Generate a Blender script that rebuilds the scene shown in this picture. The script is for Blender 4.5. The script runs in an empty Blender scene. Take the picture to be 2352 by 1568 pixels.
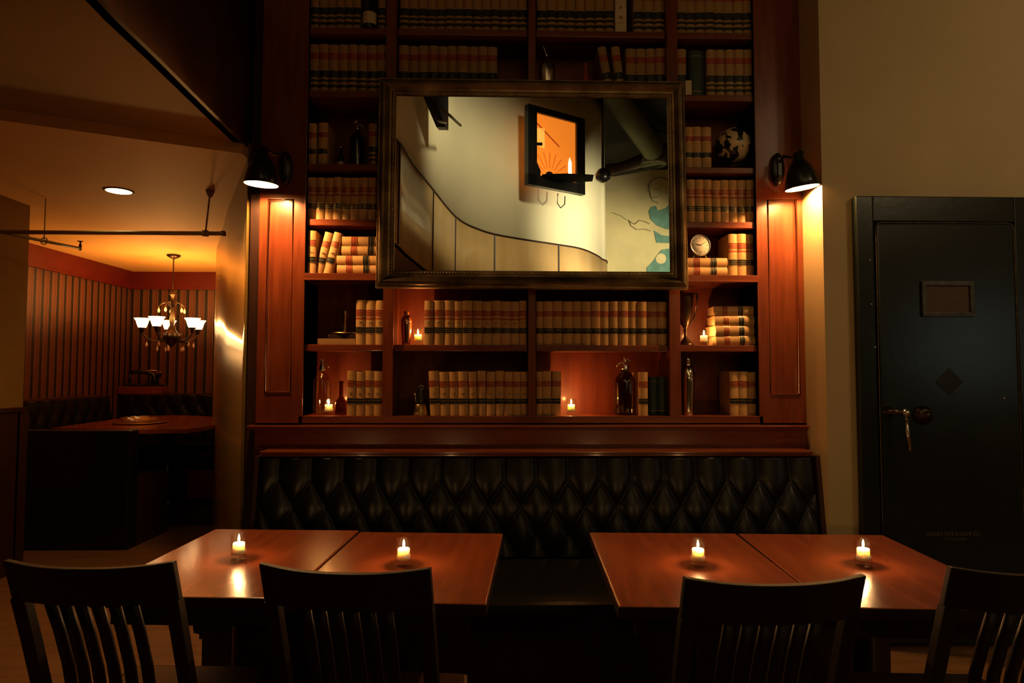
import bpy, bmesh, math, random
from mathutils import Vector, Matrix, Euler
R_ = math.radians
PI = math.pi
random.seed(7)
S = bpy.context.scene
C = S.collection

# ------------------------------------------------------------------ camera
CAM = Vector((0, 0, 1.45)); FPX = 1500.0
cam_d = bpy.data.cameras.new('camera'); cam = bpy.data.objects.new('camera', cam_d); C.objects.link(cam)
cam_d.sensor_width = 36; cam_d.lens = FPX / 2352 * 36; cam_d.clip_start = .05; cam_d.clip_end = 100
ROT = Matrix.Rotation(R_(-1.3), 3, 'Z') @ Matrix.Rotation(R_(92.7), 3, 'X') @ Matrix.Rotation(R_(.1), 3, 'Z')
cam.matrix_world = Matrix.Translation(CAM) @ ROT.to_4x4()
S.camera = cam
S.view_settings.view_transform = 'Standard'
try: S.view_settings.look = 'None'
except Exception: pass
S.view_settings.gamma = 1; S.view_settings.exposure = 0.0; S.view_settings.use_curve_mapping = False
S.cycles.use_denoising = True
S.cycles.sample_clamp_indirect = 4
S.cycles.max_bounces = 10
S.cycles.transparent_max_bounces = 24
# ------------------------------------------------------------------ world
W = bpy.data.worlds.new('world'); S.world = W; W.use_nodes = True
W.node_tree.nodes['Background'].inputs[0].default_value = (.5, .35, .2, 1)
W.node_tree.nodes['Background'].inputs[1].default_value = .0

def light(name, typ, loc, power, col, size=.05, target=None, spot=None, blend=.5, sizey=None):
    d = bpy.data.lights.new(name, typ); o = bpy.data.objects.new(name, d); C.objects.link(o)
    o.location = loc; d.energy = power; d.color = col
    if typ == 'AREA':
        d.size = size
        if sizey: d.shape = 'RECTANGLE'; d.size_y = sizey
    else: d.shadow_soft_size = size
    if typ == 'SPOT': d.spot_size = R_(spot); d.spot_blend = blend
    if target is not None:
        o.rotation_euler = (Vector(target) - Vector(loc)).to_track_quat('-Z', 'Y').to_euler()
    return o

# track spots of the tall room behind the viewpoint: they wash the curved upper wall
light('track_spot', 'SPOT', (2.5, .2, 3.2), 900, (1, .87, .60), .12, (1.50, -3.0, 3.9), 56, 1)
light('track_spot', 'SPOT', (.9, 1.9, 4.9), 360, (1, .86, .56), .12, (-.45, -1.2, 4.1), 66, 1)
light('track_spot', 'SPOT', (4.8, -3.4, 4.4), 620, (1, .86, .52), .10, (3.2, -6.7, 4.2), 62, 1)
# added fills: spot on the tan wall, faint warm area light towards the shelves
light('wall_fill', 'SPOT', (4.9, -1.2, 4.6), 190, (1, .70, .36), .4, (4.0, 3.5, 2.6), 62, 1)
light('front_fill', 'AREA', (3.4, -.6, 4.4), 1.8, (1, .56, .24), .8, (0.2, 3.75, 1.6))
# pale area light added for the sheen on the vault door
light('vault_fill', 'AREA', (5.5, -.6, 1.8), 1.5, (.80, .95, .82), .9, (2.6, 3.5, 1.4), sizey=1.0)

# ------------------------------------------------------------------ pixel helpers (photo frame 2352 x 1568)
def ray(x, y): return ROT @ Vector(((x - 1176) / FPX, -(y - 784) / FPX, -1))
def at(x, y, Y): r = ray(x, y); return CAM + r * (Y / r.y)
def atz(x, y, Z): r = ray(x, y); return CAM + r * ((Z - 1.45) / r.z)
def X(x, y, Y): return at(x, y, Y).x
def Z(y, Y, x=1176): return at(x, y, Y).z
MB0, MT0 = 3.655, 3.685           # mirror glass: bottom edge and top edge depth
MZ0, MZ1 = 2.02, 3.03
MN = Vector((0, -(MZ1 - MZ0), (MT0 - MB0) * -1 * -1)).normalized()
MN = Vector((0, -1, (MT0 - MB0) / (MZ1 - MZ0))).normalized()
MP = Vector((0, MB0, MZ0))
def refl(p): return p - 2 * (p - MP).dot(MN) * MN
def am(x, y, d): return refl(at(x, y, d))   # a thing seen in the mirror at photo position x, y and path depth d

# ------------------------------------------------------------------ materials
def mat(name, col, rough=.5, metal=0, spec=.5, coat=0, var=0, vscale=8, stretch=(1, 1, 1), bump=0, bscale=60, emit=None, estr=0, col2=None, trans=0, ior=1.45, sss=0, sheen=0):
    m = bpy.data.materials.new(name); m.use_nodes = True
    nt = m.node_tree; b = nt.nodes['Principled BSDF']
    b.inputs['Base Color'].default_value = (*col, 1)
    b.inputs['Roughness'].default_value = rough; b.inputs['Metallic'].default_value = metal
    b.inputs['Specular IOR Level'].default_value = spec; b.inputs['IOR'].default_value = ior
    b.inputs['Coat Weight'].default_value = coat; b.inputs['Coat Roughness'].default_value = .12
    b.inputs['Transmission Weight'].default_value = trans
    if sss:
        b.inputs['Subsurface Weight'].default_value = sss; b.inputs['Subsurface Radius'].default_value = (1, .75, .5); b.inputs['Subsurface Scale'].default_value = .03
    if emit: b.inputs['Emission Color'].default_value = (*emit, 1); b.inputs['Emission Strength'].default_value = estr
    if var or bump or col2:
        tc = nt.nodes.new('ShaderNodeTexCoord'); mp = nt.nodes.new('ShaderNodeMapping'); mp.inputs['Scale'].default_value = stretch
        nt.links.new(tc.outputs['Object'], mp.inputs[0])
    if var or col2:
        n = nt.nodes.new('ShaderNodeTexNoise'); n.inputs['Scale'].default_value = vscale; n.inputs['Detail'].default_value = 5
        nt.links.new(mp.outputs[0], n.inputs['Vector'])
        r = nt.nodes.new('ShaderNodeValToRGB'); r.color_ramp.elements[0].position = .3; r.color_ramp.elements[1].position = .7
        c2 = col2 or tuple(c * (1 - var) for c in col)
        c1 = col if col2 else tuple(min(1, c * (1 + var)) for c in col)
        r.color_ramp.elements[0].color = (*c2, 1); r.color_ramp.elements[1].color = (*c1, 1)
        nt.links.new(n.outputs[0], r.inputs[0]); nt.links.new(r.outputs[0], b.inputs['Base Color'])
    if bump:
        n2 = nt.nodes.new('ShaderNodeTexNoise'); n2.inputs['Scale'].default_value = bscale; n2.inputs['Detail'].default_value = 3
        nt.links.new(mp.outputs[0], n2.inputs['Vector'])
        bp = nt.nodes.new('ShaderNodeBump'); bp.inputs['Strength'].default_value = bump; bp.inputs['Distance'].default_value = .004
        nt.links.new(n2.outputs[0], bp.inputs['Height']); nt.links.new(bp.outputs[0], b.inputs['Normal'])
    return m

def stripes(name, axis):
    m = bpy.data.materials.new(name); m.use_nodes = True; nt = m.node_tree; b = nt.nodes['Principled BSDF']
    b.inputs['Roughness'].default_value = .6
    tc = nt.nodes.new('ShaderNodeTexCoord'); sp = nt.nodes.new('ShaderNodeSeparateXYZ'); nt.links.new(tc.outputs['Object'], sp.inputs[0])
    d = nt.nodes.new('ShaderNodeMath'); d.operation = 'DIVIDE'; d.inputs[1].default_value = .114; nt.links.new(sp.outputs[axis], d.inputs[0])
    f = nt.nodes.new('ShaderNodeMath'); f.operation = 'FRACT'; nt.links.new(d.outputs[0], f.inputs[0])
    r = nt.nodes.new('ShaderNodeValToRGB'); r.color_ramp.interpolation = 'CONSTANT'; e = r.color_ramp.elements
    dk, br, gd = (.007, .003, .002, 1), (.085, .022, .009, 1), (.22, .085, .025, 1)
    e[0].position = 0; e[0].color = dk; e[1].position = .33; e[1].color = gd
    for p, c in ((.38, br), (.46, gd), (.49, br), (.62, gd), (.65, br), (.9, gd), (.95, dk)):
        q = e.new(p); q.color = c
    nt.links.new(f.outputs[0], r.inputs[0]); nt.links.new(r.outputs[0], b.inputs['Base Color'])
    return m

def thin_glass(name, tint=(1, 1, 1), rough=.02, refl_col=(1, 1, 1)):
    m = bpy.data.materials.new(name); m.use_nodes = True; nt = m.node_tree
    for n in list(nt.nodes):
        if n.type != 'OUTPUT_MATERIAL': nt.nodes.remove(n)
    out = [n for n in nt.nodes if n.type == 'OUTPUT_MATERIAL'][0]
    t = nt.nodes.new('ShaderNodeBsdfTransparent'); t.inputs[0].default_value = (*tint, 1)
    g = nt.nodes.new('ShaderNodeBsdfGlossy'); g.inputs['Roughness'].default_value = rough; g.inputs[0].default_value = (*refl_col, 1)
    lw = nt.nodes.new('ShaderNodeLayerWeight'); lw.inputs[0].default_value = .5
    pw_ = nt.nodes.new('ShaderNodeMath'); pw_.operation = 'POWER'; pw_.inputs[1].default_value = 4; nt.links.new(lw.outputs['Facing'], pw_.inputs[0])
    ml = nt.nodes.new('ShaderNodeMath'); ml.operation = 'MULTIPLY_ADD'; ml.inputs[1].default_value = .8; ml.inputs[2].default_value = .06; nt.links.new(pw_.outputs[0], ml.inputs[0])
    mx = nt.nodes.new('ShaderNodeMixShader'); nt.links.new(ml.outputs[0], mx.inputs[0])
    nt.links.new(t.outputs[0], mx.inputs[1]); nt.links.new(g.outputs[0], mx.inputs[2]); nt.links.new(mx.outputs[0], out.inputs[0])
    return m

def emis(name, col, s):
    m = bpy.data.materials.new(name); m.use_nodes = True; nt = m.node_tree; b = nt.nodes['Principled BSDF']
    b.inputs['Base Color'].default_value = (*col, 1); b.inputs['Emission Color'].default_value = (*col, 1); b.inputs['Emission Strength'].default_value = s
    return m

M = {}
M['wood'] = mat('mahogany', (.20, .043, .013), .30, coat=.3, col2=(.125, .024, .007), vscale=3, stretch=(14, 14, 1.2), bump=.05, bscale=40)
M['woodh'] = mat('mahogany_rail', (.20, .043, .013), .30, coat=.3, col2=(.125, .024, .007), vscale=3, stretch=(1.2, 14, 14), bump=.05, bscale=40)
M['woodd'] = mat('mahogany_back', (.20, .036, .010), .5, coat=.1, col2=(.13, .020, .006), vscale=3, stretch=(10, 10, 1))
M['dark'] = mat('dark_stained_wood', (.030, .010, .006), .45, coat=.1, var=.3, vscale=4, stretch=(8, 8, 1))
M['table'] = mat('table_wood', (.33, .075, .022), .26, coat=.6, col2=(.22, .042, .013), vscale=2.5, stretch=(9, 1, 1), bump=.12, bscale=55)
M['chair'] = mat('chair_wood', (.016, .007, .004), .5, coat=.05, var=.3, vscale=4, stretch=(6, 6, 1))
M['seat'] = mat('chair_seat_wood', (.10, .045, .018), .4)
M['leather'] = mat('black_leather', (.0045, .0045, .0045), .30, spec=.36, bump=.12, bscale=180)
M['tan'] = mat('tan_plaster', (.52, .38, .19), .62, var=.06, vscale=2, bump=.1, bscale=90)
M['olive'] = mat('satin_olive_paint', (.27, .165, .045), .27, coat=.25, var=.06, vscale=2)
M['cream'] = mat('cream_plaster', (.78, .70, .46), .7, var=.05, vscale=1.2)
M['mural'] = mat('mural_ground', (.66, .55, .30), .8, var=.12, vscale=1.6)
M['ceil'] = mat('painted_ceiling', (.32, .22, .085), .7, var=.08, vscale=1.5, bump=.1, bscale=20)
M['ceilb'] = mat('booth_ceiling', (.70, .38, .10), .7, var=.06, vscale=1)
M['floor'] = mat('dark_plank_floor', (.26, .13, .05), .5, col2=(.16, .075, .028), vscale=2, stretch=(1, 9, 1), bump=.1)
M['hiceil'] = mat('black_ceiling', (.02, .018, .015), .8)
M['redtrim'] = mat('oxblood_frieze', (.10, .006, .003), .45, var=.1)
M['stripex'] = stripes('striped_wallpaper', 'X'); M['stripey'] = stripes('striped_wallpaper_side', 'Y')
M['panel'] = mat('bulkhead_wood', (.68, .46, .21), .30, coat=.3, col2=(.56, .34, .13), vscale=1.6, stretch=(3, 3, .5))
M['vault'] = mat('vault_black_green', (.010, .015, .012), .24, spec=.6, col2=(.005, .007, .006), vscale=5, bump=.1, bscale=30)
M['vaultd'] = mat('vault_dark_mark', (.008, .009, .008), .5)
M['wear'] = mat('worn_gilt_line', (.16, .11, .05), .5, var=.6, vscale=30)
M['steel'] = mat('brushed_steel', (.62, .58, .52), .22, metal=1)
M['chrome'] = mat('polished_silver', (.72, .68, .62), .12, metal=1)
M['copper'] = mat('copper_tone_metal', (.75, .38, .24), .16, metal=1)
M['brass'] = mat('aged_brass', (.45, .28, .10), .30, metal=1, var=.25, vscale=20)
M['bronze'] = mat('dark_bronze', (.07, .045, .028), .35, metal=.9, var=.3, vscale=20)
M['black'] = mat('black_metal', (.010, .010, .010), .28, spec=.6)
M['enamel'] = mat('white_enamel', (.85, .80, .68), .4)
M['frame'] = mat('antique_gilt_frame', (.30, .20, .095), .36, metal=.8, col2=(.05, .032, .016), vscale=6, stretch=(1, 1, 1), bump=.2, bscale=40)
M['bead'] = mat('gilt_bead', (.55, .40, .22), .28, metal=.85)
M['mirror'] = mat('mirror_glass', (.90, .92, .86), .0, metal=1)
M['tan_book'] = mat('tan_buckram', (.52, .29, .105), .55, var=.10, vscale=14, bump=.15, bscale=300)
M['tan_book2'] = mat('brown_buckram', (.36, .20, .075), .55, var=.12, vscale=14, bump=.15, bscale=300)
M['page'] = mat('aged_pages', (.50, .33, .15), .8, var=.15, vscale=60, stretch=(40, 1, 1))
M['redlab'] = mat('red_label', (.34, .05, .02), .45, var=.1)
M['blklab'] = mat('black_label', (.012, .014, .011), .4)
M['gilt'] = mat('gilt_lettering', (.62, .40, .14), .3, metal=.7)
M['ink'] = mat('black_ink', (.03, .02, .015), .6)
M['green_book'] = mat('dark_green_cloth', (.018, .035, .028), .5, var=.2)
M['glass'] = thin_glass('clear_glass', (.97, .96, .93))
M['glassa'] = thin_glass('amber_glass', (.34, .13, .035), refl_col=(1, .6, .3))
M['glassc'] = thin_glass('siphon_glass', (.80, .72, .60), .05)
M['glassd'] = thin_glass('smoked_glass', (.30, .25, .18))
M['glassg'] = thin_glass('green_glass', (.20, .28, .18))
M['wax'] = mat('candle_wax', (.95, .88, .78), .5, sss=1.0)
M['flame'] = emis('flame', (1, .62, .25), 28)
_nt = M['flame'].node_tree; _out = [n for n in _nt.nodes if n.type == 'OUTPUT_MATERIAL'][0]; _e = _nt.nodes.new('ShaderNodeEmission'); _e.inputs[0].default_value = (1, .62, .25, 1); _e.inputs[1].default_value = 30
_t = _nt.nodes.new('ShaderNodeBsdfTransparent'); _a = _nt.nodes.new('ShaderNodeAddShader'); _nt.links.new(_e.outputs[0], _a.inputs[0]); _nt.links.new(_t.outputs[0], _a.inputs[1]); _nt.links.new(_a.outputs[0], _out.inputs[0])
M['wick'] = mat('wick', (.02, .015, .01), .9)
M['shade'] = emis('lit_glass_shade', (1, .62, .27), 5)
M['crystal'] = mat('crystal_drop', (1, .75, .45), .08, trans=.3, spec=.9)
M['bulb'] = emis('bulb', (1, .80, .52), 30)
M['down'] = emis('downlight_lens', (1, .85, .35), 9)
M['pipe'] = mat('painted_pipe', (.40, .27, .10), .45)
M['dial'] = mat('clock_dial', (.86, .80, .68), .5)
M['white_lab'] = mat('cream_label', (.62, .50, .33), .6, var=.1)
M['teal'] = mat('mural_teal', (.13, .27, .235), .8, var=.2, vscale=6)
M['sketch'] = mat('mural_line', (.28, .24, .14), .8)
M['skin'] = mat('mural_flesh', (.70, .58, .34), .8, var=.08)
M['fan'] = mat('matt_black_blade', (.006, .005, .004), .8, spec=.1)
M['duct'] = mat('duct_metal', (.13, .14, .09), .6, var=.1)

# ------------------------------------------------------------------ mesh helpers
class MB:
    def __init__(s): s.b = bmesh.new(); s.mi = 0
    def _f(s, vs, smooth=False):
        try:
            f = s.b.faces.new(vs); f.material_index = s.mi; f.smooth = smooth; return f
        except ValueError: return None
    def box(s, a, b):
        x0, y0, z0 = (min(a[i], b[i]) for i in range(3)); x1, y1, z1 = (max(a[i], b[i]) for i in range(3))
        v = [s.b.verts.new(p) for p in ((x0, y0, z0), (x1, y0, z0), (x1, y1, z0), (x0, y1, z0), (x0, y0, z1), (x1, y0, z1), (x1, y1, z1), (x0, y1, z1))]
        for q in ((0, 3, 2, 1), (4, 5, 6, 7), (0, 1, 5, 4), (1, 2, 6, 5), (2, 3, 7, 6), (3, 0, 4, 7)): s._f([v[i] for i in q])
        return s
    def lathe(s, prof, n=24, c=(0, 0, 0), axis='Z', smooth=True, cap=True, sx=1, sy=1):
        rings = []
        for r, z in prof:
            ring = []
            for k in range(n):
                a = 2 * PI * k / n; p = Vector((max(r, 1e-5) * math.cos(a) * sx, max(r, 1e-5) * math.sin(a) * sy, z))
                if axis == 'Y': p = Vector((p.x, z, p.y))
                if axis == 'X': p = Vector((z, p.x, p.y))
                ring.append(s.b.verts.new(p + Vector(c)))
            rings.append(ring)
        for i in range(len(rings) - 1):
            for k in range(n): s._f([rings[i][k], rings[i][(k + 1) % n], rings[i + 1][(k + 1) % n], rings[i + 1][k]], smooth)
        if cap: s._f(rings[0][::-1]); s._f(rings[-1])
        return s
    def tube(s, pts, r, n=8, closed=False):
        pts = [Vector(p) for p in pts]; rs = r if isinstance(r, (list, tuple)) else [r] * len(pts)
        rings = []; up = Vector((0, 0, 1)); m = len(pts)
        for i, p in enumerate(pts):
            t = (pts[(i + 1) % m] - pts[i - 1]) if closed else (pts[min(i + 1, m - 1)] - pts[max(i - 1, 0)])
            t.normalize(); a = t.cross(up)
            if a.length < .05: a = t.cross(Vector((1, 0, 0)))
            a.normalize(); b = t.cross(a)
            rings.append([s.b.verts.new(p + rs[i] * (math.cos(2 * PI * k / n) * a + math.sin(2 * PI * k / n) * b)) for k in range(n)])
        for i in range(m if closed else m - 1):
            j = (i + 1) % m
            for k in range(n): s._f([rings[i][k], rings[i][(k + 1) % n], rings[j][(k + 1) % n], rings[j][k]], True)
        if not closed: s._f(rings[0][::-1]); s._f(rings[-1])
        return s
    def prism(s, poly, axis, lo, hi):   # poly of 2D points extruded along axis
        def P(u, v, w): return {'Z': (u, v, w), 'Y': (u, w, v), 'X': (w, u, v)}[axis]
        a = [s.b.verts.new(P(u, v, lo)) for u, v in poly]; b = [s.b.verts.new(P(u, v, hi)) for u, v in poly]
        s._f(a[::-1]); s._f(b)
        for i in range(len(poly)): j = (i + 1) % len(poly); s._f([a[i], a[j], b[j], b[i]])
        return s
    def slab(s, pts, off):              # 3D polygon with thickness vector
        off = Vector(off); a = [s.b.verts.new(p) for p in pts]; b = [s.b.verts.new(Vector(p) + off) for p in pts]
        s._f(a); s._f(b[::-1])
        for i in range(len(pts)): j = (i + 1) % len(pts); s._f([a[j], a[i], b[i], b[j]])
        return s
    def ball(s, c, r, n=12, sc=(1, 1, 1)):
        prof = []
        k = n // 2
        for i in range(k + 1):
            a = -PI / 2 + PI * i / k; prof.append((math.cos(a), math.sin(a)))
        rings = []
        for rr, z in prof: rings.append([s.b.verts.new((c[0] + r * sc[0] * max(rr, 1e-4) * math.cos(2 * PI * j / n), c[1] + r * sc[1] * max(rr, 1e-4) * math.sin(2 * PI * j / n), c[2] + r * sc[2] * z)) for j in range(n)])
        for i in range(k):
            for j in range(n): s._f([rings[i][j], rings[i][(j + 1) % n], rings[i + 1][(j + 1) % n], rings[i + 1][j]], True)
        return s
    def mesh(s, name, mats, bev=0):
        bmesh.ops.remove_doubles(s.b, verts=s.b.verts, dist=1e-6) if False else None
        bmesh.ops.recalc_face_normals(s.b, faces=s.b.faces)
        if bev:
            ed = [e for e in s.b.edges if len(e.link_faces) == 2 and e.calc_face_angle(0) > .6]
            bmesh.ops.bevel(s.b, geom=ed, offset=bev, segments=2, affect='EDGES', profile=.6, clamp_overlap=True)
        me = bpy.data.meshes.new(name); s.b.to_mesh(me); s.b.free()
        for m in (mats if isinstance(mats, (list, tuple)) else [mats]): me.materials.append(m)
        return me
    def obj(s, name, mats, parent=None, bev=0, label=None):
        return link(name, s.mesh(name, mats, bev), parent, label)

def link(name, me, parent=None, label=None, mw=None):
    o = bpy.data.objects.new(name, me); C.objects.link(o)
    if parent: o.parent = parent
    if label: o['label'] = label
    return o
def tag(o, label, cat, group=None, kind=None):
    o['label'] = label; o['category'] = cat
    if group: o['group'] = group
    if kind: o['kind'] = kind
    return o
def thing(name, label, cat, loc=(0, 0, 0), rz=0, group=None, kind=None, rot=None):
    o = bpy.data.objects.new(name, None); C.objects.link(o); o.location = loc
    o.rotation_euler = rot if rot else (0, 0, rz); o.empty_display_size = .05
    return tag(o, label, cat, group, kind)
def dup(root, loc, rz, label, group=None, rot=None, scale=None):
    r = root.copy(); C.objects.link(r); r.location = loc; r.rotation_euler = rot if rot else (0, 0, rz); r['label'] = label
    if group: r['group'] = group
    if scale: r.scale = scale
    for ch in list(root.children):
        c = ch.copy(); C.objects.link(c); c.parent = r
        for g in list(ch.children): d = g.copy(); C.objects.link(d); d.parent = c
    return r
_txt = {}
def text_mesh(s, size, m, ext=.0003):
    k = (s, size, m.name)
    if k not in _txt:
        cu = bpy.data.curves.new('lettering', 'FONT'); cu.body = s; cu.size = size; cu.align_x = 'CENTER'; cu.align_y = 'CENTER'; cu.extrude = ext
        o = bpy.data.objects.new('lettering', cu); C.objects.link(o); bpy.context.view_layer.update()
        me = bpy.data.meshes.new_from_object(o.evaluated_get(bpy.context.evaluated_depsgraph_get()))
        bpy.data.objects.remove(o); me.materials.clear(); me.materials.append(m); _txt[k] = me
    return _txt[k]
def struct(o, label, cat): return tag(o, label, cat, kind='structure')

# ================================================================== ROOM SHELL
FY = 3.75                       # face of the bookcase wall
ZL, ZN = 2.69, 2.75             # booth ceiling, near low ceiling
HC = 6.6
XV, YV = X(1850, 800, FY), 3.52
b = MB(); b.box((-6, -8, -.2), (6.4, 8.6, 0)); struct(b.obj('floor', M['floor']), 'dark brown plank floor running under the tables', 'floor')
# wall behind the bookcase up to the high ceiling
b = MB(); b.box((-1.46, 4.09, 0), (XV + .02, 4.2, HC)); b.box((-1.46, 3.75, 3.95), (XV, 4.09, HC)); struct(b.obj('wall_back', M['dark']), 'dark wall behind the tall bookcase', 'wall')
# tan wall with the vault
b = MB(); b.box((XV, YV, 0), (6.3, YV + .14, HC)); b.box((XV, YV + .14, 0), (XV + .14, 4.2, HC)); struct(b.obj('wall_right', M['tan']), 'tan plaster wall around the vault door, its return lit by the sconce', 'wall')
b = MB(); b.box((6.2, -6.6, 0), (6.3, YV, HC)); struct(b.obj('wall_side', M['tan']), 'tan side wall of the tall room', 'wall')
b = MB(); b.box((-5.2, -7.0, 0), (6.3, -6.75, HC)); struct(b.obj('wall_rear', M['mural']), 'pale rear wall reflected at the right of the mirror', 'wall')
b = MB(); b.box((-5.3, -7, 0), (-5.2, 8.5, HC)); struct(b.obj('wall_left', M['dark']), 'dark outer left wall', 'wall')
b = MB(); b.box((-5.3, -7, HC), (6.3, 4.2, HC + .1)); struct(b.obj('ceiling', M['hiceil']), 'black ceiling high over the main room', 'ceiling')

# bulkhead path in plan (curved mezzanine face), from the bookcase to behind the viewpoint
CT = 2.25
def bulk(x, y): d = None; return None
path = [Vector((-1.445, 3.76)), Vector((-1.425, 3.2)), Vector((-1.405, 2.7)), Vector((-1.387, 2.262)), Vector((-1.30, 1.95))]
for px, py in ((905, 318), (950, 378), (995, 436), (1025, 474), (1046, 497), (1068, 513), (1095, 525), (1136, 538), (1210, 551), (1283, 562), (1330, 570), (1360, 581), (1383, 595), (1391, 612)):
    lo, hi = 4.0, 20.0
    for _ in range(40):
        d = (lo + hi) / 2
        if am(px, py, d).z < 3.70: lo = d
        else: hi = d
    p = am(px, py, d); path.append(Vector((p.x, p.y)))
path.append(Vector((path[-1].x + .02, -6.75)))
def ribbon(b, pts, z0, z1, t):
    n = len(pts); offs = []
    for i in range(n):
        d = (pts[min(i + 1, n - 1)] - pts[max(i - 1, 0)]).normalized(); offs.append(Vector((d.y, -d.x)))   # towards -X side
    A = [[b.b.verts.new((p.x + o.x * q, p.y + o.y * q, z)) for z in (z0, z1)] for p, o in zip(pts, offs) for q in (0, t)]
    fr = A[0::2]; bk = A[1::2]
    for i in range(n - 1):
        b._f([fr[i][0], fr[i + 1][0], fr[i + 1][1], fr[i][1]], True); b._f([bk[i][0], bk[i][1], bk[i + 1][1], bk[i + 1][0]], True)
        b._f([fr[i][1], fr[i + 1][1], bk[i + 1][1], bk[i][1]]); b._f([fr[i][0], bk[i][0], bk[i + 1][0], fr[i + 1][0]])
def dense(pts, step=.12):
    out = []
    P = [pts[0]] + pts + [pts[-1]]
    for i in range(1, len(P) - 2):
        k = max(1, int((P[i + 1] - P[i]).length / step))
        for j in range(k):
            t = j / k; p0, p1, p2, p3 = P[i - 1], P[i], P[i + 1], P[i + 2]
            out.append(.5 * ((2 * p1) + (-p0 + p2) * t + (2 * p0 - 5 * p1 + 4 * p2 - p3) * t * t + (-p0 + 3 * p1 - 3 * p2 + p3) * t ** 3))
    out.append(pts[-1]); return out
near = [p for p in path if p.y > 1.6]; far = [p for p in path if p.y <= 2.3]
dp = dense(path)
wood_path = [p for p in dp if p.y < 2.27]
b = MB(); ribbon(b, [p for p in dp if p.y >= 2.15], ZN, 3.70, .06); fas = struct(b.obj('trim_1', M['dark']), 'bulkhead fascia above the low ceiling beside the bookcase, coloured dark for shade', 'fascia')  # dark wood colour stands in for shade on this unlit stretch of bulkhead
bw = MB(); ribbon(bw, wood_path, ZN, 3.70, .06); pw = struct(bw.obj('trim_2', M['panel']), 'curved wood panelled bulkhead reflected in the mirror', 'bulkhead')
# seams on the bulkhead and the dark cap line
b = MB()
for px in (919, 996, 1046, 1136, 1283, 1376):
    best = min(range(len(wood_path)), key=lambda i: abs((lambda q: 1176 + FPX * q.x / -q.z)(ROT.transposed() @ (refl(Vector((wood_path[i].x, wood_path[i].y, 3.2))) - CAM)) - px))
    p = wood_path[best]; b.box((p.x - .012, p.y - .012, ZN), (p.x + .012, p.y + .012, 3.69))
b.obj('panel_seam', M['dark'], pw)
b = MB(); b.tube([(p.x, p.y, 3.70) for p in wood_path], .014, 6); b.obj('cap_moulding', M['dark'], pw)
b = MB(); up = [p for p in dp]; ribbon(b, [Vector((p.x - .015, p.y - .0)) for p in up], 3.70, HC, .10); struct(b.obj('wall_upper', M['cream']), 'cream curved plaster wall above the wood bulkhead', 'wall')

# low ceilings
H0, H1 = Vector((-1.425, 3.70)), Vector((-2.456, 3.225)); hs = (H1.y - H0.y) / (H1.x - H0.x); HE = Vector((-5.2, H0.y + hs * (-5.2 - H0.x)))
pts = [Vector((p.x - .02, p.y, ZN)) for p in dp]
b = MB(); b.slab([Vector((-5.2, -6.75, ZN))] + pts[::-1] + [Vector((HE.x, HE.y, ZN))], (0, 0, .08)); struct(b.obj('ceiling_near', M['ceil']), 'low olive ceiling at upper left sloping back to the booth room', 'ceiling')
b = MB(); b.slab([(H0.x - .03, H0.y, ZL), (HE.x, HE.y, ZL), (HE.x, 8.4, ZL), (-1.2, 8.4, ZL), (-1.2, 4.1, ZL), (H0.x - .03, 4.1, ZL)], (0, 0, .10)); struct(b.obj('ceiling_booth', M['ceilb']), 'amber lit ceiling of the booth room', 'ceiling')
# slanting satin wall between bookcase and booth room
sp = [Vector((-1.448, 3.765)), Vector((-1.609, 4.088)), Vector((-1.866, 4.60)), Vector((-2.085, 5.034)), Vector((-2.598, 6.123)), Vector((-2.966, 6.916)), Vector((-3.45, 8.3))]
spd = dense(sp, .15)
b = MB(); n = len(spd)
fr = [[b.b.verts.new((p.x, p.y, z)) for z in (0, ZL)] for p in spd]; bk = [[b.b.verts.new((min(p.x + .15, -1.443), max(p.y + .08, 4.11), z)) for z in (0, ZL)] for p in spd]
for i in range(n - 1):
    b._f([fr[i][0], fr[i][1], fr[i + 1][1], fr[i + 1][0]], True); b._f([bk[i][0], bk[i + 1][0], bk[i + 1][1], bk[i][1]]); b._f([fr[i][1], bk[i][1], bk[i + 1][1], fr[i + 1][1]])
b.slab([(-1.4475, 3.767, 0), (-1.4475, 3.767, ZL), (-1.443, 4.11, ZL), (-1.443, 4.11, 0)], (.002, 0, 0))
struct(b.obj('wall_passage', M['olive']), 'slanting satin golden wall beside the booth room, glowing in the chandelier light', 'wall')
b = MB(); b.box((-5.2, 8.2, 0), (-1.2, 8.3, ZL)); struct(b.obj('wall_booth_back', M['stripex']), 'striped wallpaper wall at the back of the booth room', 'wall')
b = MB(); b.box((-4.7, 4.9, 0), (-4.56, 8.2, ZL)); struct(b.obj('wall_booth_left', M['stripey']), 'striped wallpaper wall on the left of the booth room', 'wall')
b = MB(); b.box((-4.56, 8.16, 2.48), (-2.6, 8.2, ZL)); b.box((-4.56, 8.15, 2.47), (-2.6, 8.2, 2.49)); b.box((-4.56, 4.92, 2.48), (-4.52, 8.2, ZL)); b.box((-4.56, 4.92, 2.47), (-4.505, 8.2, 2.49)); struct(b.obj('trim_3', M['redtrim']), 'deep red frieze board under the booth ceiling', 'frieze')
b = MB(); b.box((-4.7, 4.84, 0), (-3.50, 4.92, ZL)); b.box((-3.62, 3.2, 0), (-3.50, 4.84, ZL)); struct(b.obj('wall_stub', M['olive']), 'golden wall end at the far left edge', 'wall')
b = MB(); b.box((-3.50, 3.2, 0), (-3.475, 4.86, 1.16)); b.box((-3.50, 3.2, 1.16), (-3.45, 4.88, 1.19)); b.box((-3.66, 4.84, 0), (-3.475, 4.945, 1.16)); struct(b.obj('trim_4', M['dark']), 'dark wainscot with a cap at the far left edge', 'wainscot')
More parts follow.
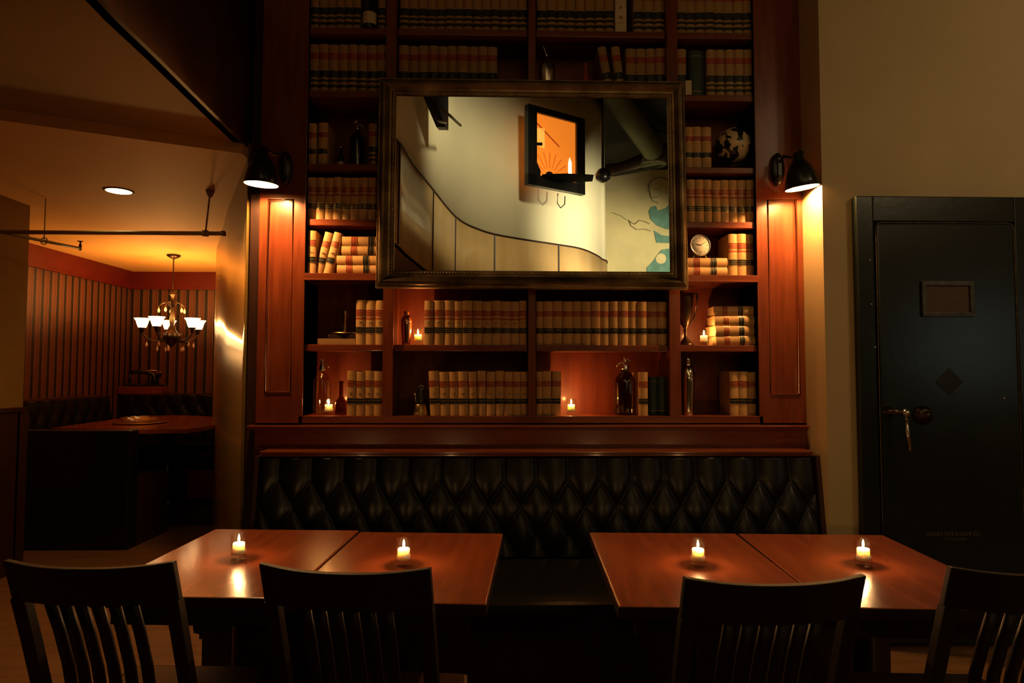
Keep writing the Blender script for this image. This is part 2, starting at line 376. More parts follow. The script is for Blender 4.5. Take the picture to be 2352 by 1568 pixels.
b = MB(); b.box((-4.56, 6.3, 0), (-2.6, 8.2, .18)); struct(b.obj('floor_platform', M['dark']), 'raised platform floor under the booth', 'floor')

# ================================================================== BOOKCASE
bc = thing('bookcase', 'tall built-in mahogany bookcase filling the wall above the leather bench', 'bookcase', (0, 0, 0))
XL, XR = X(694, 900, FY), X(1745, 900, FY)
XA0, XA1 = X(879, 800, FY), X(903, 800, FY); XB0, XB1 = X(1213, 800, FY), X(1230.5, 800, FY); XC0, XC1 = X(1538, 800, FY), X(1563.5, 800, FY)
XPL, XPR = X(590, 800, FY), XV
ZG = Z(955, FY, 900); ZF = Z(791, 3.765, 900); ZE = Z(627.5, FY, 800); ZD = Z(503, 3.765, 790); ZC = Z(376, 3.765, 790); ZB = Z(208, 3.765, 790); ZA = Z(63, 3.765, 790); Z9 = ZA + .36
TH = .037
b = MB(); b.box((XL, 4.05, ZG - .05), (XR, 4.09, 3.95)); b.obj('back_panel', M['woodd'], bc)
for nm, x0, x1, zt in (('divider', XA0, XA1, 3.95), ('divider', XB0, XB1, 3.95), ('divider', XC0, XC1, 3.95)):
    b = MB(); b.box((x0, FY, ZG - .005), (x1, 4.05, zt)); b.obj(nm, M['wood'], bc, bev=.003)
for x0, x1 in ((XL - .02, XL), (XR, XR + .02)):
    b = MB(); b.box((x0, FY + .002, ZG - .04), (x1, 4.05, 3.95)); b.obj('side_panel', M['wood'], bc)
bays = [(XL, XA0), (XA1, XB0), (XB1, XC0), (XC1, XR)]
for i, (x0, x1) in enumerate(bays):
    for z in (Z9, ZA, ZB, ZC, ZD, ZE, ZF):
        if z == ZE and i in (0, 3):
            b = MB(); b.box((x0, FY - .006, z - .042), (x1, 4.04, z)); b.box((x0, FY - .012, z - .042), (x1, FY, z - .034)); b.obj('shelf', M['woodh'], bc, bev=.002)
        else:
            b = MB(); b.box((x0 + .004, FY + .018, z - TH), (x1 - .004, 4.045, z)); b.obj('shelf', M['woodh'], bc, bev=.004)
b = MB(); b.box((XL - .02, FY, ZG - .05), (XR + .02, 4.05, ZG)); b.obj('bottom_rail', M['woodh'], bc, bev=.003)
# pilasters with recessed panel
def pilaster(x0, x1, p0, p1, zt, zb):
    b = MB(); y = FY
    b.box((x0, y, ZG - .05), (p0, 4.09, 3.95)); b.box((p1, y, ZG - .05), (x1, 4.09, 3.95))
    b.box((p0, y, ZG - .05), (p1, 4.09, zb)); b.box((p0, y, zt), (p1, 4.09, 3.95)); b.box((p0, y + .018, zb), (p1, 4.09, zt))
    o = b.obj('pilaster', M['wood'], bc)
    b = MB(); r = .006
    b.tube([(p0 + r, y + .001, zb + r), (p1 - r, y + .001, zb + r), (p1 - r, y + .001, zt - r), (p0 + r, y + .001, zt - r)], r, 8, closed=True)
    b.obj('panel_moulding', M['wood'], o)
pilaster(XPL, XL, X(610, 700, FY), X(672, 700, FY), Z(457, FY, 640), Z(901, FY, 640))
pilaster(XR, XPR - .002, X(1765, 700, FY), X(1835, 700, FY), Z(458, FY, 1800), Z(906, FY, 1800))
b = MB(); b.box((X(566, 800, FY), FY + .02, 0), (XPL, 4.09, 3.95)); b.obj('edge_board', M['dark'], bc)
for x in (XL, XR):
    b = MB(); s = .0045; b.box((x - s, FY - .004, ZG), (x + s, FY + .004, 3.95)); b.obj('bead_strip', M['wood'], bc, bev=.002)
# ledge and panel above the bench
zl = Z(977, FY - .03, 1176)
b = MB(); b.box((X(566, 978, FY - .04), FY - .045, zl - .012), (X(1860, 980, FY - .045), FY + .02, zl)); b.box((X(572, 978, FY), FY - .025, zl - .026), (X(1856, 980, FY - .02), FY + .02, zl - .012)); b.obj('ledge', M['woodh'], bc, bev=.004)
zr = Z(1035, 3.62, 1176)
b = MB(); b.box((XPL, FY - .008, zr - .2), (XPR - .002, FY + .06, zl - .02)); b.box((XPL, FY, zl - .05), (XPR - .002, FY + .1, ZG - .04)); b.obj('apron_panel', M['woodh'], bc)
b = MB(); b.box((X(595, 1035, 3.6), 3.60, zr - .016), (X(1868, 1038, 3.6), FY + .0, zr)); b.box((X(600, 1035, 3.61), 3.615, zr - .03), (X(1864, 1038, 3.61), FY, zr - .016)); b.obj('bench_cap', M['woodh'], bc, bev=.004)

# ================================================================== BENCH
bx0, bx1 = X(598, 1050, 3.62), X(1870, 1050, 3.62)
bt, bb = zr - .028, .47
bench = thing('banquette_bench', 'long black leather bench with deep buttoned back under the bookcase', 'bench', ((bx0 + bx1) / 2, 3.4, 0))
def tuft(x0, x1, z0, z1, yt, yb, pitch, xph, row0, rowp, amp=.034, nx=30, nz=240, side=1):
    bm_ = MB(); v = []
    N = int((x1 - x0) / pitch * nx); P = .42
    for j in range(nz + 1):
        z = z1 + (z0 - z1) * j / nz; row = []
        for i in range(N + 1):
            x = x0 + (x1 - x0) * i / N; u = (x - xph) / pitch; w = (row0 - z) / rowp
            a = (math.sin(PI * u) ** 2 + .0008) ** (P / 2)
            dd = ((math.sin(PI * (u + w / 2)) ** 2 + .0008) * (math.sin(PI * (u - w / 2)) ** 2 + .0008)) ** (P * .375)
            k = max(0, min(1, (w + .18) / .36)); k = k * k * (3 - 2 * k)
            h = a * (1 - k) + dd * k
            if w < 0: h *= min(1, max(0, (z1 - z) / .012)) ** .5 * .75 + .25
            e = min(1, (x - x0) / .03, (x1 - x) / .03); h *= max(0, e) ** .5
            t = (z - z0) / (z1 - z0); y = yb + (yt - yb) * t
            row.append(bm_.b.verts.new((x, y - amp * h, z)))
        v.append(row)
    for j in range(nz):
        for i in range(N): bm_._f([v[j][i], v[j + 1][i], v[j + 1][i + 1], v[j][i + 1]], True)
    btm = []
    for r in range(0, 6):
        z = row0 - r * rowp
        if z < z0 + .02: break
        k = 0; off = .5 * (r % 2)
        xx = xph + (math.ceil((x0 - xph) / pitch - off) + off) * pitch
        while xx < x1 - .03:
            if xx > x0 + .03: btm.append((xx, yb + (yt - yb) * (z - z0) / (z1 - z0), z))
            xx += pitch
    return bm_, btm
pit = (X(1813, 1100, 3.6) - X(936, 1100, 3.6)) / 12
tb, btns = tuft(bx0, bx1, bb, bt, 3.635, 3.545, pit, X(1378, 1080, 3.6), Z(1103, 3.60), .142)
def local(o, root): o.parent = root; o.matrix_parent_inverse = Matrix.Translation(-Vector(root.location)); return o
o = tb.obj('tufted_back', M['leather']); local(o, bench)
bbtn = MB().ball((0, 0, 0), .011, 10, (1, .6, 1)).mesh('button', M['leather'])
for p in btns: o = link('button', bbtn); o.location = Vector(p) - Vector(bench.location) + Vector((0, -.004, 0)); o.parent = bench
b = MB(); b.box((bx0, 3.64, 0), (bx1, FY - .009, bt)); local(b.obj('back_frame', M['dark']), bench)
for x0, x1 in ((bx0 - .022, bx0), (bx1, bx1 + .022)):
    b = MB(); b.prism([(3.60, bt), (3.52, .40), (3.52, 0), (3.74, 0), (3.74, bt)], 'X', x0, x1); local(b.obj('end_panel', M['dark']), bench)
nseg = 3
b = MB(); b.box((bx0, 2.84, .335), (bx1, 3.56, .46)); local(b.obj('seat_cushion', M['leather'], bev=.03), bench)
b = MB(); b.box((bx0 + .01, 2.93, .0), (bx1 - .01, 3.60, .335)); b.box((bx0 + .01, 2.90, .30), (bx1 - .01, 2.93, .335)); local(b.obj('seat_base', M['dark']), bench)

# ================================================================== BOOKS
_bk = {}
def arc(w, y0, bul, n=8, inset=0):
    return [(-w / 2 + inset + (w - 2 * inset) * i / n, y0 - bul * math.sin(PI * min(max((inset + (w - 2 * inset) * i / n) / w, 0), 1)) ** .8) for i in range(n + 1)]
def strip(w, bul, z0, z1, off, m, name):
    b = MB(); a = arc(w, -off, bul, 8, .0006); c = [(x, y + .0015) for x, y in a]
    b.prism(a + c[::-1], 'Z', z0, z1); return b.mesh(name, m)
def book_meshes(style, w, h):
    k = (style, round(w * 500), round(h * 200))
    if k in _bk: return _bk[k]
    d = .185; bul = w * .17; parts = []
    cm = {'plain': M['tan_book'], 'law': M['tan_book'], 'num': M['tan_book'], 'big': M['tan_book2'], 'green': M['green_book'], 'thin': M['tan_book2']}[style]
    b = MB(); a = arc(w, .008, bul); inner = [(w / 2, d), (w / 2 - .003, d), (w / 2 - .003, .014), (-w / 2 + .003, .014), (-w / 2 + .003, d), (-w / 2, d)]
    b.prism(a + inner, 'Z', 0, h); cover = b
    b = MB(); b.box((-w / 2 + .003, .012, .004), (w / 2 - .003, d - .004, h - .004)); parts.append(('page_block', b.mesh('page_block', M['page'])))
    T = lambda f: h * (1 - f)
    def S_(n, f0, f1, m, off=.0006): parts.append((n, strip(w, bul, T(f1), T(f0), off - .008, m, n)))
    def rules(fs, t=.0016):
        cover.mi = 1
        for f in fs:
            a = arc(w, .008 - .0016, bul, 8, .0006); c = [(x, y + .002) for x, y in a]; cover.prism(a + c[::-1], 'Z', T(f) - t / 2, T(f) + t / 2)
    if style in ('law', 'num', 'plain'):
        S_('red_label', .225, .345, M['redlab']); S_('black_label', .615, .735, M['blklab'])
        if style == 'law': S_('small_label', .392, .432, M['redlab']); rules((.215, .262, .30, .352, .605, .655, .70, .745))
        elif style == 'num': rules((.215, .27, .31, .352, .605, .66, .745))
        else: rules((.215, .352, .605, .745))
    elif style == 'big':
        S_('red_label', .18, .31, M['redlab']); S_('black_label', .55, .69, M['blklab']); S_('green_label', .735, .785, M['blklab']); S_('lower_label', .84, .90, M['blklab'])
        rules((.165, .325, .535, .70, .72, .80, .915))
    elif style == 'green': rules((.12, .88))
    parts.insert(0, ('cover', cover.mesh('cover', [cm, M['gilt']])))
    _bk[k] = parts; return parts
NUMY = {}
cnt_books = [0]
def book(x, y, z, w, h, style, label, group, lean=0, flat=False, num=None, yaw=0, dark=None):
    root = bpy.data.objects.new('book', None); C.objects.link(root); root.empty_display_size = .02
    tag(root, label, 'book', group); root.location = (x, y, z)
    if flat:   # lying down, spine to the viewer; w = thickness, x = centre, top of book to the left (flat=1) or right (flat=-1)
        root.rotation_euler = (0, R_(-90) if flat == 1 else R_(90), 0)
        root.location = (x + (h / 2 if flat == 1 else -h / 2), y, z + w / 2)
        if yaw: root.rotation_euler = (Euler((0, 0, yaw)).to_matrix() @ Euler((0, R_(-90) if flat == 1 else R_(90), 0)).to_matrix()).to_euler()
    else: root.rotation_euler = (0, lean, yaw)
    for n, me in book_meshes(style, w, h): o = link(n, me, root)
    if num:
        me = text_mesh(num, .018 if len(num) < 3 else .015, M['ink']); o = link('volume_number', me, root)
        o.location = (0, .008 - w * .17 - .0008, h * .49); o.rotation_euler = (PI / 2, 0, 0)
    cnt_books[0] += 1
    return root
ORD = ['first', 'second', 'third', 'fourth', 'fifth', 'sixth', 'seventh', 'eighth', 'ninth', 'tenth', 'eleventh', 'twelfth', 'thirteenth', 'fourteenth']
NUMW = ['one', 'two', 'three', 'four', 'five', 'six', 'seven', 'eight', 'nine', 'ten', 'eleven', 'twelve', 'thirteen', 'fourteen']
ROWN = {'A': 'topmost shelf', 'B': 'second shelf', 'C': 'third shelf', 'D': 'fourth shelf', 'E': 'fifth shelf', 'F': 'sixth shelf', 'G': 'bottom shelf'}
BAYN = ['far left bay', 'left middle bay', 'right middle bay', 'far right bay']
ZROW = {'A': ZA, 'B': ZB, 'C': ZC, 'D': ZD, 'E': ZE, 'F': ZF, 'G': ZG}
PYM = {'A': 30, 'B': 150, 'C': 325, 'D': 450, 'E': 580, 'F': 740, 'G': 900}
COLN = {'law': 'tan', 'num': 'tan', 'plain': 'tan', 'big': 'brown', 'green': 'dark green', 'thin': 'yellowed'}
def row_books(rw, bay, edges, style, h, nums=None, ys=3.79, extra='', jit=.004, leans=None):
    n = len(edges) - 1
    for i in range(n):
        x0, x1 = X(edges[i], PYM[rw], ys), X(edges[i + 1], PYM[rw], ys); w = (x1 - x0) * .965
        nm = nums[i] if nums else None
        if n == 1: lab = '%s law book%s, single on the %s, %s%s' % (COLN[style], ' numbered ' + nm if nm else '', ROWN[rw], BAYN[bay], extra)
        else: lab = '%s law book%s, %s from left of %s, %s, %s%s' % (COLN[style], ' numbered ' + nm if nm else '', ORD[i], NUMW[n - 1], ROWN[rw], BAYN[bay], extra)
        book((x0 + x1) / 2, ys + random.uniform(-.003, .006), ZROW[rw], w, h + random.uniform(-jit, jit) * .4, style, lab, 'law books on the ' + ROWN[rw] + ', ' + BAYN[bay], num=nm, lean=(leans[i] if leans else 0))
def ev(a, z, n): return [a + (z - a) * i / n for i in range(n + 1)]
hA = .30; hB = .288; hs_ = .252
# row A
row_books('A', 0, ev(712, 829, 6), 'big', hA)
row_books('A', 0, [868, 886], 'big', hA, extra=' beside labelled bottle')
row_books('A', 1, ev(918, 1211, 14), 'big', hA)
row_books('A', 2, ev(1233, 1411, 8), 'big', hA, extra=' before pale box')
row_books('A', 2, ev(1455, 1527, 3), 'big', hA, extra=' after pale box')
row_books('A', 3, ev(1555, 1729, 8), 'big', hA)
# row B
row_books('B', 0, ev(710, 887, 8), 'big', hB)
row_books('B', 1, [915, 938.5, 960, 983.5, 1006, 1028, 1048, 1076, 1098, 1119, 1142], 'big', hB)
row_books('B', 2, [1438, 1461, 1484, 1506, 1529], 'big', hB, extra=' behind mirror')
for i, (px, ln) in enumerate(((1383, -.17), (1409, -.12))):
    xx = X(px + 18, 150, 3.79); book(xx, 3.79, ZB + .012, .05, hB, 'big', 'tan brown law book tilting left above the mirror, %s of the leaning pair' % ('outer' if i == 0 else 'inner'), 'leaning books above the mirror', lean=ln)
row_books('B', 3, [1555, 1577], 'big', hB, extra=' beside dark gap')
row_books('B', 3, ev(1623, 1731, 5), 'big', hB)
tag(MB().box((X(1574, 195, 3.77), 3.765, ZB), (X(1588, 195, 3.77), 3.86, ZB + .085)).obj('booklet', M['white_lab']), 'small yellowed booklet standing by the mirror top corner', 'booklet')
book(X(1600, 150, 3.8), 3.80, ZB, .09, hB - .005, 'green', 'thick blackish book in the dark gap by the mirror corner', 'dark books')
# row C
row_books('C', 0, [707, 726], 'plain', .25); 
book(X(741, 325, 3.79), 3.79, ZC, .052, .252, 'plain', 'tan law book with its broad side visible beside the small bottle', 'law books on the third shelf from the top, far left bay', yaw=R_(0))
row_books('C', 0, [846, 866], 'big', .25, extra=' touching mirror frame')
row_books('C', 3, [1574, 1592, 1613, 1635], 'plain', .25)
# row D
row_books('D', 0, ev(705, 864, 8), 'law', .252)
row_books('D', 3, ev(1578, 1734, 8), 'law', .258)
# row E
row_books('E', 0, [706, 725], 'num', .252, nums=['101'], ys=3.77)
for i, px in enumerate((737, 758)):
    book(X(px - 7, 620, 3.79), 3.79, ZE + .001, .047, .252, 'num', 'tan law book leaning right on the shelf beside the flat stack, %s one' % ('outer' if i == 0 else 'inner'), 'leaning books left of the mirror', lean=R_(14), num='10%d' % (i + 2))
zz = ZE
for i, (px0, sh) in enumerate(((774, 0), (773, 1), (784, 2), (785, 3))):
    t = .0545; book(X(px0, 580, 3.79) + .126, 3.79, zz, t, .252, 'num', 'tan law book lying flat left of the mirror, %s of four stacked' % ['lowest', 'second', 'third', 'topmost'][i], 'flat stack left of the mirror', flat=1); zz += t + .0015
row_books('E', 3, [1673, 1694, 1715, 1733], 'law', .252)
zz = ZE
for i in range(2):
    t = .0535; book(X(1671, 600, 3.79) - .126, 3.79, zz, t, .252, 'num', 'tan law book lying flat under the round clock, %s of two' % ['lower', 'upper'][i], 'flat stack under the clock', flat=1); zz += t + .0015
Z_CLOCK = zz
# row F
row_books('F', 0, [816, 839, 862, 883], 'law', .256, nums=['10', '11', '12'], ys=3.775)
row_books('F', 1, [974, 995, 1019, 1043, 1063, 1085, 1108, 1129, 1151, 1172, 1193, 1210], 'law', .256, nums=['53', '54', '56', '57', '58', '59', '60', '61', '62', '63', '64'], ys=3.775)
row_books('F', 2, [1232, 1248, 1270, 1293, 1315, 1336, 1358, 1379, 1401, 1421, 1444, 1464, 1488, 1510, 1532], 'num', .256, ys=3.785)
zz = ZF
for i in range(4):
    t = .0575 if i < 3 else .0585; book(X(1734 - [0, 1, 1, 2][i], 750, 3.79) - .115, 3.79 + .004 * (i % 2), zz, t, .23, 'num', 'tan law book lying flat beside the cup trophy, %s of four stacked' % ['lowest', 'second', 'third', 'topmost'][i], 'flat stack beside the trophy', flat=1, yaw=R_([0, 2, -3, -6][i])); zz += t + .001
# row G
row_books('G', 0, [796, 817, 837, 858, 877], 'num', .253, nums=['99', '102', '101', '103'], ys=3.775)
eg = [988, 1011, 1033, 1054, 1076, 1096, 1117, 1137, 1158, 1178, 1196, 1212]
row_books('G', 1, eg, 'num', .253, nums=['177', '178', '179', '180', '170', '171', '172', '173', '174', '175', '176'], ys=3.775, leans=[-.045, -.035, -.03, -.025, -.018, -.008, 0, 0, 0, 0, 0])
row_books('G', 2, [1232, 1246, 1267, 1288], 'num', .253, ys=3.78, leans=[0, 0, .02])
book(X(1478, 900, 3.78), 3.78, ZG, .055, .252, 'num', 'tan law book standing alone between the dark siphon and dark green books', 'lone tan book')
for i, (a, c) in enumerate(((1492, 1512), (1513, 1533))):
    x0, x1 = X(a, 900, 3.82), X(c, 900, 3.82); book((x0 + x1) / 2, 3.82, ZG, x1 - x0, .225, 'green', 'dark green cloth book against the right divider, %s of the pair' % ['first', 'second'][i], 'dark green books')
row_books('G', 3, [1677, 1698, 1719, 1738], 'num', .253, ys=3.80)
# dark flat books under the candlestick
b = thing('book', 'thick worn brown book lying under the thinner book and candlestick', 'book', (X(772, 780, 3.79), 3.79, ZF), group='flat books under the candlestick')
MB().box((-.105, 0, 0), (.11, .15, .034)).obj('cover', M['tan_book2'], b, bev=.002)
MB().box((-.1065, .003, .004), (.10, .147, .030)).obj('page_block', M['page'], b)
b = thing('book', 'thin dark book lying directly under the brass candlestick', 'book', (X(786, 770, 3.79), 3.79, ZF + .0345), group='flat books under the candlestick')
MB().box((-.08, 0, 0), (.08, .14, .024)).obj('cover', M['dark'], b, bev=.002)
MB().box((-.0815, .002, .012), (.079, .137, .022)).obj('page_block', M['page'], b)

# ================================================================== CANDLES
cand_i = [0]
glass_me = None
def candle_set(x, y, z, where, power, col=(1, .52, .20)):
    global glass_me, cand_proto, glass_proto
    if glass_me is None:
        ro, h = .0285, .094
        b = MB(); b.lathe([(.001, 0), (ro - .003, 0), (ro, .003), (ro, h - .001), (ro - .001, h), (ro - .002, h - .001), (ro - .0025, .020), (.001, .018)], 32)
        glass_me = b.mesh('candle_glass', M['glass'])
        wax = MB().lathe([(.001, .0205), (.0235, .0205), (.0258, .023), (.0258, .034), (.0225, .036), (.0215, .040), (.0215, .058), (.0195, .061), (.012, .0585), (.001, .058)], 28).mesh('wax', M['wax'])
        wk = MB().tube([(0, 0, .057), (.0005, 0, .063), (.0015, 0, .068)], .0007, 6).mesh('wick', M['wick'])
        fl = MB().lathe([(.0005, .064), (.003, .067), (.0042, .073), (.0036, .080), (.002, .086), (.0003, .092)], 14).mesh('flame', M['flame'])
        candle_set.parts = (wax, wk, fl)
    g = link('candle_glass', glass_me); g.location = (x, y, z); tag(g, 'clear glass votive cup ' + where, 'candle holder', 'votive cups')
    t = thing('candle', 'lit white wax candle ' + where.replace('holding the candle ', ''), 'candle', (x, y, z), group='votive candles')
    for n, me in zip(('wax', 'wick', 'flame'), candle_set.parts): link(n, me, t)
    l = light('candle_light', 'POINT', (x, y, z + .079), power, col, .006); cand_i[0] += 1
ZT = .75
def tp(px, py): p = atz(px, py, ZT); return p.x, p.y
for px, py, wh in ((545, 1286, 'on the left table, left of its seam'), (926, 1300, 'on the left table pair, right of the seam'), (1606, 1301, 'on the right table pair, nearer the bench gap'), (1988, 1300, 'on the table nearest the vault door')):
    x, y = tp(px, py); candle_set(x, y + .012, ZT + .0005, wh, 1.7)
candle_set(X(755, 940, 3.83), 3.83, ZG + .0005, 'in front of the clear siphon on the bottom shelf', 2.6, (1, .42, .11))
candle_set(X(960, 780, 3.83), 3.83, ZF + .0005, 'beside the copper toned shaker', 2.6, (1, .42, .11))
candle_set(X(1312, 940, 3.84), 3.84, ZG + .0005, 'alone on the bottom shelf right of centre', 3.6, (1, .42, .11))
candle_set(X(1617, 780, 3.84), 3.84, ZF + .0005, 'between the cup trophy and flat books', 1.7, (1, .42, .11))

# ================================================================== SHELF OBJECTS
def siphon(x, y, z, s, glass, metal, label, spout=1, hgt=None):
    t = thing('soda_siphon', label, 'siphon bottle', (x, y, z)); t.scale = (s, s, s)
    MB().lathe([(.001, .004), (.05, .004), (.052, .012), (.052, .19), (.048, .215), (.034, .24), (.02, .256), (.017, .27), (.016, .285)], 32).obj('glass_body', glass, t)
    MB().lathe([(.018, .27), (.020, .272), (.020, .282), (.017, .288), (.018, .300), (.013, .306), (.010, .33), (.007, .345), (.001, .35)], 20).obj('valve_head', metal, t)
    MB().tube([(0, 0, .318), (.022 * spout, -.004, .312), (.036 * spout, -.006, .298), (.040 * spout, -.006, .288)], [.007, .006, .005, .0045], 10).obj('spout', metal, t)
    MB().tube([(0, 0, .34), (-.010 * spout, -.003, .336), (-.020 * spout, -.004, .322), (-.032 * spout, -.004, .314)], [.005, .0045, .004, .003], 8).obj('lever', metal, t)
    MB().tube([(0, 0, .02), (0, 0, .27)], .0022, 6).obj('inner_tube', glass, t)
    return t
siphon(X(740, 900, 3.86), 3.86, ZG, .955, M['glassc'], M['steel'], 'clear glass soda siphon with pale metal head behind a bottom shelf candle')
siphon(X(1436, 900, 3.86), 3.86, ZG, 1.0, M['glassd'], M['steel'], 'wide smoked soda siphon near the lone tan book', -1).scale = (1.22, 1.15, .985)
siphon(X(821, 325, 3.86), 3.86, ZC, .86, M['glassd'], M['steel'], 'tall soda siphon on the third shelf left of the mirror')
# shakers
def shaker(x, y, z, s, m, label, h=1):
    t = thing('cocktail_shaker', label, 'shaker', (x, y, z)); t.scale = (s, s, s * h)
    MB().lathe([(.001, 0), (.030, 0), (.031, .004), (.034, .05), (.039, .11), (.041, .15), (.041, .168), (.039, .172)], 32).obj('body', m, t)
    MB().lathe([(.0415, .166), (.0425, .170), (.0415, .174), (.0405, .182), (.034, .200), (.024, .214), (.020, .220), (.0205, .222), (.018, .224)], 32).obj('strainer_top', m, t)
    MB().lathe([(.0195, .220), (.0195, .246), (.017, .250), (.001, .251)], 24).obj('cap', m, t)
    return t
shaker(X(934, 740, 3.83), 3.83, ZF, .80, M['copper'], 'copper toned cocktail shaker glowing beside a shelf candle')
shaker(X(1580, 890, 3.86), 3.86, ZG, .98, M['chrome'], 'tall polished silver cocktail shaker on the bottom shelf by the right divider', 1.38)
# silver siphon-shaped shaker over the mirror
t = thing('silver_shaker', 'silver seltzer shaker with curved spout standing above the mirror', 'shaker', (X(1256, 140, 3.80), 3.80, ZB))
MB().lathe([(.001, 0), (.030, 0), (.036, .02), (.044, .07), (.048, .13), (.046, .17), (.036, .20), (.022, .215), (.014, .225), (.010, .232)], 32).obj('body', M['steel'], t)
MB().lathe([(.0455, .06), (.0475, .064), (.046, .068)], 32, cap=False).obj('band', M['brass'], t)
MB().tube([(0, 0, .228), (-.004, 0, .25), (-.012, -.002, .275), (-.022, -.002, .295), (-.026, -.002, .31)], [.008, .006, .005, .005, .004], 10).obj('spout', M['steel'], t)
# red glass small object
t = thing('small_bottle', 'small red bottle in the dark recess above the mirror', 'bottle', (X(1345, 150, 3.86), 3.86, ZB))
MB().lathe([(.001, 0), (.022, 0), (.024, .01), (.024, .12), (.012, .16), (.009, .2), (.011, .205), (.011, .225), (.001, .226)], 20).obj('body', M['redlab'], t)
# bottle on the top shelf and pale box
t = thing('liquor_bottle', 'dark bottle with pale label on the topmost visible shelf', 'bottle', (X(849, 40, 3.80), 3.80, ZA))
MB().lathe([(.001, 0), (.038, 0), (.040, .01), (.040, .19), (.030, .22), (.015, .245), (.014, .29), (.001, .291)], 28).obj('body', M['glassg'], t)
MB().lathe([(.0405, .03), (.0406, .10)], 28, cap=False).obj('paper_label', M['white_lab'], t)
t = thing('gift_box', 'tall pale printed box among books on the topmost visible shelf', 'box', (X(1426, 30, 3.775), 3.775, ZA))
MB().box((-.034, 0, 0), (.034, .07, .33)).obj('carton', M['white_lab'], t, bev=.002)
for z in (.088, .15, .21, .27): MB().lathe([(.001, -.0012), (.010 if z != .15 else .007, -.0012), (.010, 0)], 20, (0, 0, z), axis='Y').obj('printed_mark', M['tan_book2'], t)
MB().box((-.0345, -.0008, .055), (.0345, 0, .057)).obj('printed_line', M['tan_book2'], t)
# small bottle row C
t = thing('small_bottle', 'small dark bottle with swing wire beside the tall siphon', 'bottle', (X(783, 340, 3.84), 3.84, ZC))
MB().lathe([(.001, 0), (.018, 0), (.020, .006), (.020, .055), (.012, .08), (.008, .10), (.009, .118), (.001, .12)], 20).obj('body', M['glassg'], t)
MB().lathe([(.0205, .008), (.0205, .032)], 20, cap=False).obj('paper_label', M['white_lab'], t)
MB().lathe([(.010, .116), (.012, .12), (.011, .128), (.001, .131)], 16).obj('stopper', M['steel'], t)
MB().tube([(-.010, -.005, .124), (-.022, -.008, .10), (-.018, -.010, .08)], .0012, 6).obj('wire', M['steel'], t)
# amber bottle row G
t = thing('amber_bottle', 'round shouldered amber bottle beside the bottom left candle', 'bottle', (X(784, 900, 3.81), 3.81, ZG))
MB().lathe([(.001, .003), (.034, .003), (.036, .01), (.036, .06), (.032, .078), (.020, .095), (.013, .11), (.012, .185), (.015, .188), (.015, .196), (.012, .198)], 32).obj('glass_body', M['glassa'], t)
# candlestick
t = thing('candlestick', 'tarnished brass chamber candlestick standing on flat books', 'candlestick', (X(791, 740, 3.83), 3.84, ZF + .059))
MB().lathe([(.001, 0), (.030, 0), (.078, .006), (.080, .012), (.076, .010), (.030, .004), (.001, .004)], 32, sx=1.0, sy=.75).obj('saucer', M['brass'], t)
MB().lathe([(.001, .004), (.014, .004), (.010, .012), (.008, .03), (.011, .05), (.009, .06), (.008, .085), (.013, .095), (.010, .105), (.013, .125), (.017, .135), (.017, .142), (.012, .142), (.011, .13)], 20).obj('stem', M['brass'], t)
MB().tube([(.012 + .012 * math.sin(a), -.006, .115 + .012 * math.cos(a)) for a in [i * PI / 5 for i in range(10)]], .0016, 6, closed=True).obj('handle_ring', M['brass'], t)
# bell with dark handle in row G
t = thing('desk_bell', 'brass bell shaped piece with black and silver handle on the bottom shelf', 'bell', (X(966, 940, 3.80), 3.80, ZG))
MB().lathe([(.001, 0), (.048, 0), (.048, .006), (.044, .012), (.040, .03), (.034, .060), (.030, .066), (.001, .067)], 32).obj('bell', M['brass'], t)
MB().box((-.022, -.014, .066), (.024, .02, .17)).obj('handle', M['black'], t, bev=.008)
MB().box((.001, -.020, .072), (.008, -.012, .15)).obj('silver_bar', M['steel'], t, bev=.002)
MB().tube([(.006 + .012 * math.sin(a), -.018, .162 + .012 * math.cos(a)) for a in [i * PI / 6 for i in range(12)]], .002, 6, closed=True).obj('ring', M['steel'], t)
MB().tube([(-.032, -.010, .13), (-.030, -.012, .10), (-.024, -.012, .075)], .004, 8).obj('lever', M['steel'], t)
# trophy
t = thing('trophy_cup', 'tall tarnished silver loving cup half behind the right divider', 'trophy', (XC1 + .079, 3.92, ZF)); t.scale = (1, 1, 1.13)
MB().lathe([(.001, 0), (.050, 0), (.050, .010), (.044, .016), (.030, .026), (.012, .045), (.009, .07), (.014, .085), (.010, .095), (.020, .11), (.036, .15), (.043, .20), (.047, .25), (.052, .285), (.049, .285), (.044, .25), (.030, .15), (.001, .12)], 36).obj('cup', M['bronze'], t)
for s in (-1, 1):
    MB().tube([(s * .045, 0, .262), (s * .056, 0, .283), (s * .070, 0, .285), (s * .074, 0, .262), (s * .068, 0, .21), (s * .056, 0, .16), (s * .036, 0, .13), (s * .02, 0, .115)], [.005, .006, .007, .007, .006, .006, .005, .004], 10).obj('handle', M['bronze'], t)
